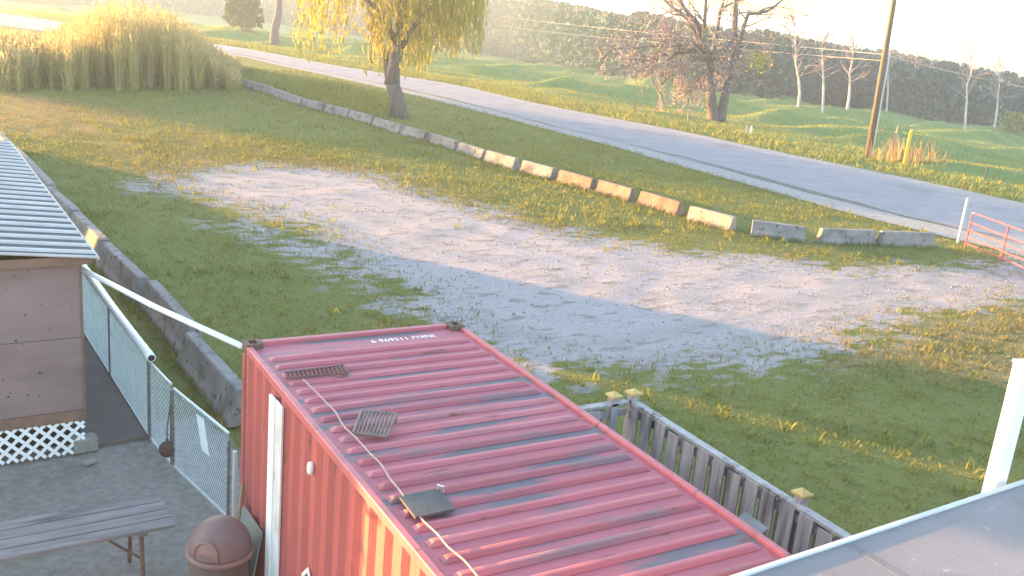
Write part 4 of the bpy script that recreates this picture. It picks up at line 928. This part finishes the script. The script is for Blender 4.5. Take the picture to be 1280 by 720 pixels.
t = thing('shade_barn', 'unseen timber barn added behind the plywood shed to shade container and lot', 'building', (-10, 19.25, 0))  # unseen barn added to cast a crisp shade edge on the container
MB().box((0, .3, 2.6), (4.0, 10.6, 5.3)).build('wall', 'weathered', t)
MB().prism([(-2.2, 0), (2.2, 0), (0, 1.0)], (0, -5.0, 5.251), (0, 5.6, 5.251), (1, 0, 0), (0, 0, 1)).build('roof', 'galv_dark', t)
MB().box((2.03, -1.5, 1.2), (.06, 2.4, 2.4)).build('door', 'shed_trim', t)

# the far wood, one mass
fb = [(-120, -12), (60, 4), (200, 12), (280, 22), (335, 28), (430, 42), (560, 60), (650, 75), (760, 94), (860, 110), (960, 119), (1040, 130), (1130, 143), (1200, 153), (1290, 165), (1400, 182)]
ftop = [(-120, -78), (200, -48), (430, -28), (560, -18), (630, -9), (665, 1), (700, 6), (740, 14), (775, 23), (800, 17), (830, 24), (870, 36), (960, 42), (1000, 52), (1050, 60), (1100, 66), (1150, 74), (1200, 84), (1290, 97), (1400, 110)]
FBw = resample(np.array([hit(*p)[:2] for p in fb]), 190)
PC, PQ = [], []; nf = 0
for row, (back, dens) in enumerate(((1.5, 1.0), (5.5, .9), (10, .8))):
    for k in range(190):
        b0 = FBw[k]; away = b0-CAM[:2]; away /= np.linalg.norm(away); p = b0+away*(back+rng.uniform(-1.5, 1.5))+rng.normal(0, .6, 2)
        pxx = proj((p[0], p[1], 0))[0]
        if pxx < -150 or pxx > 1420: continue
        zg = float(H(np.array([p[0]]), np.array([p[1]]))[0]); ty = np.interp(pxx, [q[0] for q in ftop], [q[1] for q in ftop])+abs(rng.normal(0, 2.5))-3 if row else np.interp(pxx, [q[0] for q in ftop], [q[1] for q in ftop])+rng.uniform(2, 16)
        zt = z_for_py(p[0], p[1], ty); hh = max(3, zt-zg); W = rng.uniform(2.2, 3.3); n_ = int(340*dens); z = rng.uniform(0.0, 1, n_); rr = np.sqrt(np.clip(1-((z-.42)/.6)**2, .02, 1)); a = rng.uniform(0, 6.28, n_)
        q = np.sqrt(rng.uniform(.3, 1, n_)); lump = 1+.25*np.sin(a*3+z*8+k)+.15*np.sin(a*5-z*15)
        PC.append(np.stack([p[0]+np.cos(a)*rr*q*W*lump, p[1]+np.sin(a)*rr*q*W*lump, zg+z*hh], 1))
PC = np.concatenate(PC); P_, Q_ = leafquads(PC, .26, .24)
o = stuff(link('far_wood', fastmesh('far_wood', P_, Q_), 'leaf_dark')); o['label'] = 'dark hazy wood along the far edge of the field'; o['category'] = 'wood'

# bare twiggy treetops standing out of the wood
TB, TH = [], []
for k in range(3, 187):
    for j in range(26):
        b0 = FBw[k]+rng.normal(0, .8, 2); away = b0-CAM[:2]; away /= np.linalg.norm(away); p = b0+away*rng.uniform(1, 9); pxx = proj((p[0], p[1], 0))[0]
        if not 640 < pxx < 1400: continue
        clump = .5+.5*math.sin(pxx*.045)*math.sin(pxx*.019+1)
        zt = z_for_py(p[0], p[1], np.interp(pxx, [q[0] for q in ftop], [q[1] for q in ftop])); h_ = rng.uniform(.8, 1.6)+1.6*clump*rng.random(); TB.append((p[0], p[1], zt-1.1)); TH.append(h_)
TB, TH = np.array(TB), np.array(TH)
o = stuff(link('bare_treetops', blade_mesh('bare_treetops', TB, TH, np.abs(rng.normal(.3, .3, len(TB))), np.full(len(TB), .022)), 'twig')); o['label'] = 'fine bare twigs of treetops along the top of the far wood'; o['category'] = 'wood'
# ------------------------------------------------------------------ reeds
def reeds():
    V_, F_ = [], []; Vp, Fp = [], []
    n = 0; cells = []
    P0 = []
    while n < 17000:
        px = rng.uniform(-40, 300); py = rng.uniform(80, 109+3*math.sin(px*.09)+2*math.sin(px*.31)+abs(rng.normal(0, 1.5))); g = G(px, py)[:2]
        hpx = np.interp(px, [-40, 0, 60, 90, 110, 150, 200, 235, 255, 275, 300], [50, 50, 50, 64, 88, 100, 94, 76, 56, 32, 18])
        if py < 84+.0*px and px > 250: continue
        D = np.linalg.norm(np.append(g, 0)-CAM); base_y = py
        h = hpx*54/F_PX*(rng.uniform(.55, .92)+.14*math.sin(g[0]*2.1+1.3*math.sin(g[1]*1.7))*math.sin(g[1]*1.3)+(.15 if rng.random() < .06 else 0))
        P0.append((g[0], g[1], h)); n += 1
    return np.array(P0)
RP = reeds()
B3 = np.stack([RP[:, 0], RP[:, 1], np.full(len(RP), -.05)], 1); hh = RP[:, 2]
k1 = rng.random(len(RP)) < .6
o = stuff(link('reeds', blade_mesh('reeds', B3[k1], hh[k1], np.abs(rng.normal(.3, .4, k1.sum())), rng.uniform(.010, .024, k1.sum())), 'reed')); o['label'] = 'tall dry reeds beside the lawn in front of the road'; o['category'] = 'reeds'
o2 = stuff(link('green_reeds', blade_mesh('green_reeds', B3[~k1], hh[~k1]*.92, np.abs(rng.normal(.4, .45, (~k1).sum())), rng.uniform(.012, .028, (~k1).sum())), 'reed_green')); o2['label'] = 'greener reeds mixed into the tall reed clump'; o2['category'] = 'reeds'
top = B3[k1][::2]+np.array([0, 0, 1])*hh[k1][::2, None]*.93; P_, Q_ = leafquads(top, .035, .15, vert=True); o = stuff(link('reed_plumes', fastmesh('reed_plumes', P_, Q_), 'reed_plume')); o['label'] = 'feathery plumes topping the tall reeds'; o['category'] = 'reeds'

# ------------------------------------------------------------------ grass
def scatter(n, region, dens_fn):
    x = rng.uniform(region[0], region[1], n); y = rng.uniform(region[2], region[3], n); k = rng.random(n) < dens_fn(x, y); return x[k], y[k]
def visible(x, y, m=30):
    v = np.stack([x-CAM[0], y-CAM[1], np.full(x.shape, -CAM[2])], 1); z = v@fwd; u = 640+F_PX*(v@RIGHT)/np.maximum(z, .1); w_ = 360+F_PX*(v@DOWN)/np.maximum(z, .1)
    return (z > 1) & (u > -m) & (u < 1280+m) & (w_ > -m) & (w_ < 760)
def clear(x, y):
    c = ~((x > CX0-.1) & (x < CX1+.1) & (y < CY0+.1) & (y > CY1-.1)) & ~((x < SX1+.9) & (y > 3.7) & (y < 13)) & ~((y < -5.5))
    return c
def grass_d(x, y):
    g, d, e = masks(x, y); r = polydist(x, y, NEc); far = polydist(x, y, FEs)
    onroad = (far < .4) & (np.sign(r)*np.sign(polydist(np.array([30.]), np.array([20.]), NEc)[0]) > 0)
    patch = .5+.5*np.sin(x*1.3+np.sin(y*.9)*2.2)*np.sin(y*1.1+np.sin(x*.7)*2)
    return np.where(onroad, 0, np.clip(1.15-1.25*g, .02, 1)*(1-e)*(.35+.65*patch))*visible(x, y)*clear(x, y)
def tufts(name, n, region, hr, lr, wr, m, dens, per=3, label='', spread=.06):
    x, y = scatter(n, region, dens); x = np.repeat(x, per)+rng.normal(0, spread, len(x)*per); y = np.repeat(y, per)+rng.normal(0, spread, len(y)*per); z = H(x, y)-.025; k = len(x)
    o = stuff(link(name, blade_mesh(name, np.stack([x, y, z], 1), rng.uniform(*hr, k), rng.uniform(*lr, k), rng.uniform(*wr, k)), m)); o['label'] = label; o['category'] = 'grass'; return o
tufts('lawn_grass', 90000, (-2, 34, -5, 30), (.03, .09), (.02, .07), (.006, .014), 'blade', grass_d, 3, 'short green grass round the gravel lot')
def dry_d(x, y): g, d, e = masks(x, y); return np.clip(d*1.1+(.25*(g > .15)*(g < .8)), 0, 1)*grass_d(x, y)**.3*(g < .85)*visible(x, y)*clear(x, y)*(1-e)
tufts('dry_grass', 60000, (-2, 34, -5, 42), (.05, .14), (.03, .10), (.006, .013), 'blade_dry', dry_d, 3, 'straw coloured dry grass at the edge of the gravel')
tufts('verge_grass', 26000, (2, 34, 14, 62), (.06, .16), (.03, .12), (.012, .026), 'blade_bright', lambda x, y: grass_d(x, y)*(np.abs(polydist(x, y, NEc)) < 22), 3, 'longer green grass on the verge between barriers and road', .1)
def fieldg(x, y): d = polydist(x, y, FEs); return ((d > .9) & (d < 70))*np.clip(1.2-d/60, .25, 1)*visible(x, y, 10)
tufts('field_grass', 90000, (8, 120, 8, 140), (.05, .15), (.03, .12), (.02, .04), 'blade_bright', fieldg, 3, 'rough green grass over the mounds beyond the road', .2)
def vergeg(x, y): d = polydist(x, y, FEs); return ((d > .5) & (d < 5))*visible(x, y, 10)*.8
tufts('verge_weeds', 60000, (8, 75, 8, 100), (.08, .30), (.06, .2), (.02, .04), 'blade_bright', vergeg, 3, 'weeds along the far road verge', .2)
def stalks(x, y): return np.exp(-(((x-ps[0]-.6)/1.6)**2+((y-ps[1]+.3)/1.1)**2))
tufts('dry_stalks', 1500, (ps[0]-4, ps[0]+5, ps[1]-4, ps[1]+4), (.6, 1.5), (.1, .5), (.012, .03), 'straw', stalks, 2, 'tall dry stalks round the stump and the yellow marker', .1)

def bank(x, y): return ((x > 9) & (x < 21) & (y > 34) & (y < 62) & (sdf(x, y, BK) > 0))*visible(x, y, 10)*.9
BK = [G(*p)[:2] for p in ((285, 84), (350, 96), (430, 108), (485, 122), (480, 150), (420, 136), (360, 118), (300, 102))]
tufts('bank_weeds', 9000, (8, 22, 32, 64), (.15, .5), (.1, .35), (.015, .04), 'blade_bright', bank, 3, 'rough weeds on the bank between the barriers and the road', .2)

# loose leaves inside the reed clump and weeds at the barriers' feet
k_ = rng.integers(0, len(RP), 22000); zz = rng.uniform(.05, .97, 22000)
P_, Q_ = leafquads(np.stack([RP[k_, 0]+rng.normal(0, .12, 22000), RP[k_, 1]+rng.normal(0, .12, 22000), RP[k_, 2]*zz], 1), .018, .17)
o = stuff(link('reed_leaves', fastmesh('reed_leaves', P_, Q_), 'reed')); o['label'] = 'crisscrossing narrow leaves filling the tall reed clump'; o['category'] = 'reeds'
bx_, by_ = [], []
for (a, c) in segs:
    A, B = G(*a), G(*c); f = rng.random(70)[:, None]; q = A*(1-f)+B*f; nn = np.array([-(B-A)[1], (B-A)[0], 0]); nn /= np.linalg.norm(nn); q = q+nn*np.where(rng.random((70, 1)) < .5, 1, -1)*rng.uniform(.2, .34, (70, 1)); bx_ += list(q[:, 0]); by_ += list(q[:, 1])
for y_ in np.arange(3.9, 20, .03):
    x_ = np.interp(y_, [3.5, 8, 13.6, 16, 22.6, 28], [.90, .76, .36, .15, -.38, -.85]); bx_.append(x_+rng.choice([-1, 1])*rng.uniform(.22, .36)); by_.append(y_)
bx_, by_ = np.repeat(bx_, 2)+rng.normal(0, .03, 2*len(bx_)), np.repeat(by_, 2)+rng.normal(0, .03, 2*len(by_)); kk = len(bx_)
o = stuff(link('barrier_weeds', blade_mesh('barrier_weeds', np.stack([bx_, by_, np.full(kk, -.03)], 1), rng.uniform(.06, .24, kk), rng.uniform(.02, .12, kk), rng.uniform(.008, .018, kk)), 'blade')); o['label'] = 'weeds growing along the feet of the concrete barriers'; o['category'] = 'grass'

tufts('lawn_weeds', 5200, (-1, 33, -5, 34), (.06, .20), (.05, .16), (.010, .022), 'blade_bright', lambda x, y: grass_d(x, y)**2*(.5+.5*np.sin(x*.8+2*np.sin(y*.5)))**2, 8, 'scattered taller weed clumps in the lawn', .07)
x_, y_ = scatter(9000, (4, 27, 3, 26), lambda x, y: masks(x, y)[0]**3*.6*visible(x, y)*clear(x, y)); n_ = len(x_)
sz = rng.gamma(2.0, .010, n_).clip(.006, .032)[:, None]*rng.uniform(.6, 1.3, (n_, 3)); C_ = np.stack([x_, y_, np.full(n_, -.012)], 1)
oct_ = np.array([(1, 0, 0), (0, 1, 0), (-1, 0, 0), (0, -1, 0), (0, 0, 1), (0, 0, -1)], float); V_ = (C_[:, None]+oct_[None]*sz[:, None]).reshape(-1, 3)
T_ = np.array([(0, 1, 4), (1, 2, 4), (2, 3, 4), (3, 0, 4), (1, 0, 5), (2, 1, 5), (3, 2, 5), (0, 3, 5)]); o = stuff(link('loose_stones', fastmesh('loose_stones', V_, (np.arange(n_)[:, None, None]*6+T_[None]).reshape(-1, 3)), 'stone_pale')); o['label'] = 'loose stones scattered over the gravel lot'; o['category'] = 'stones'
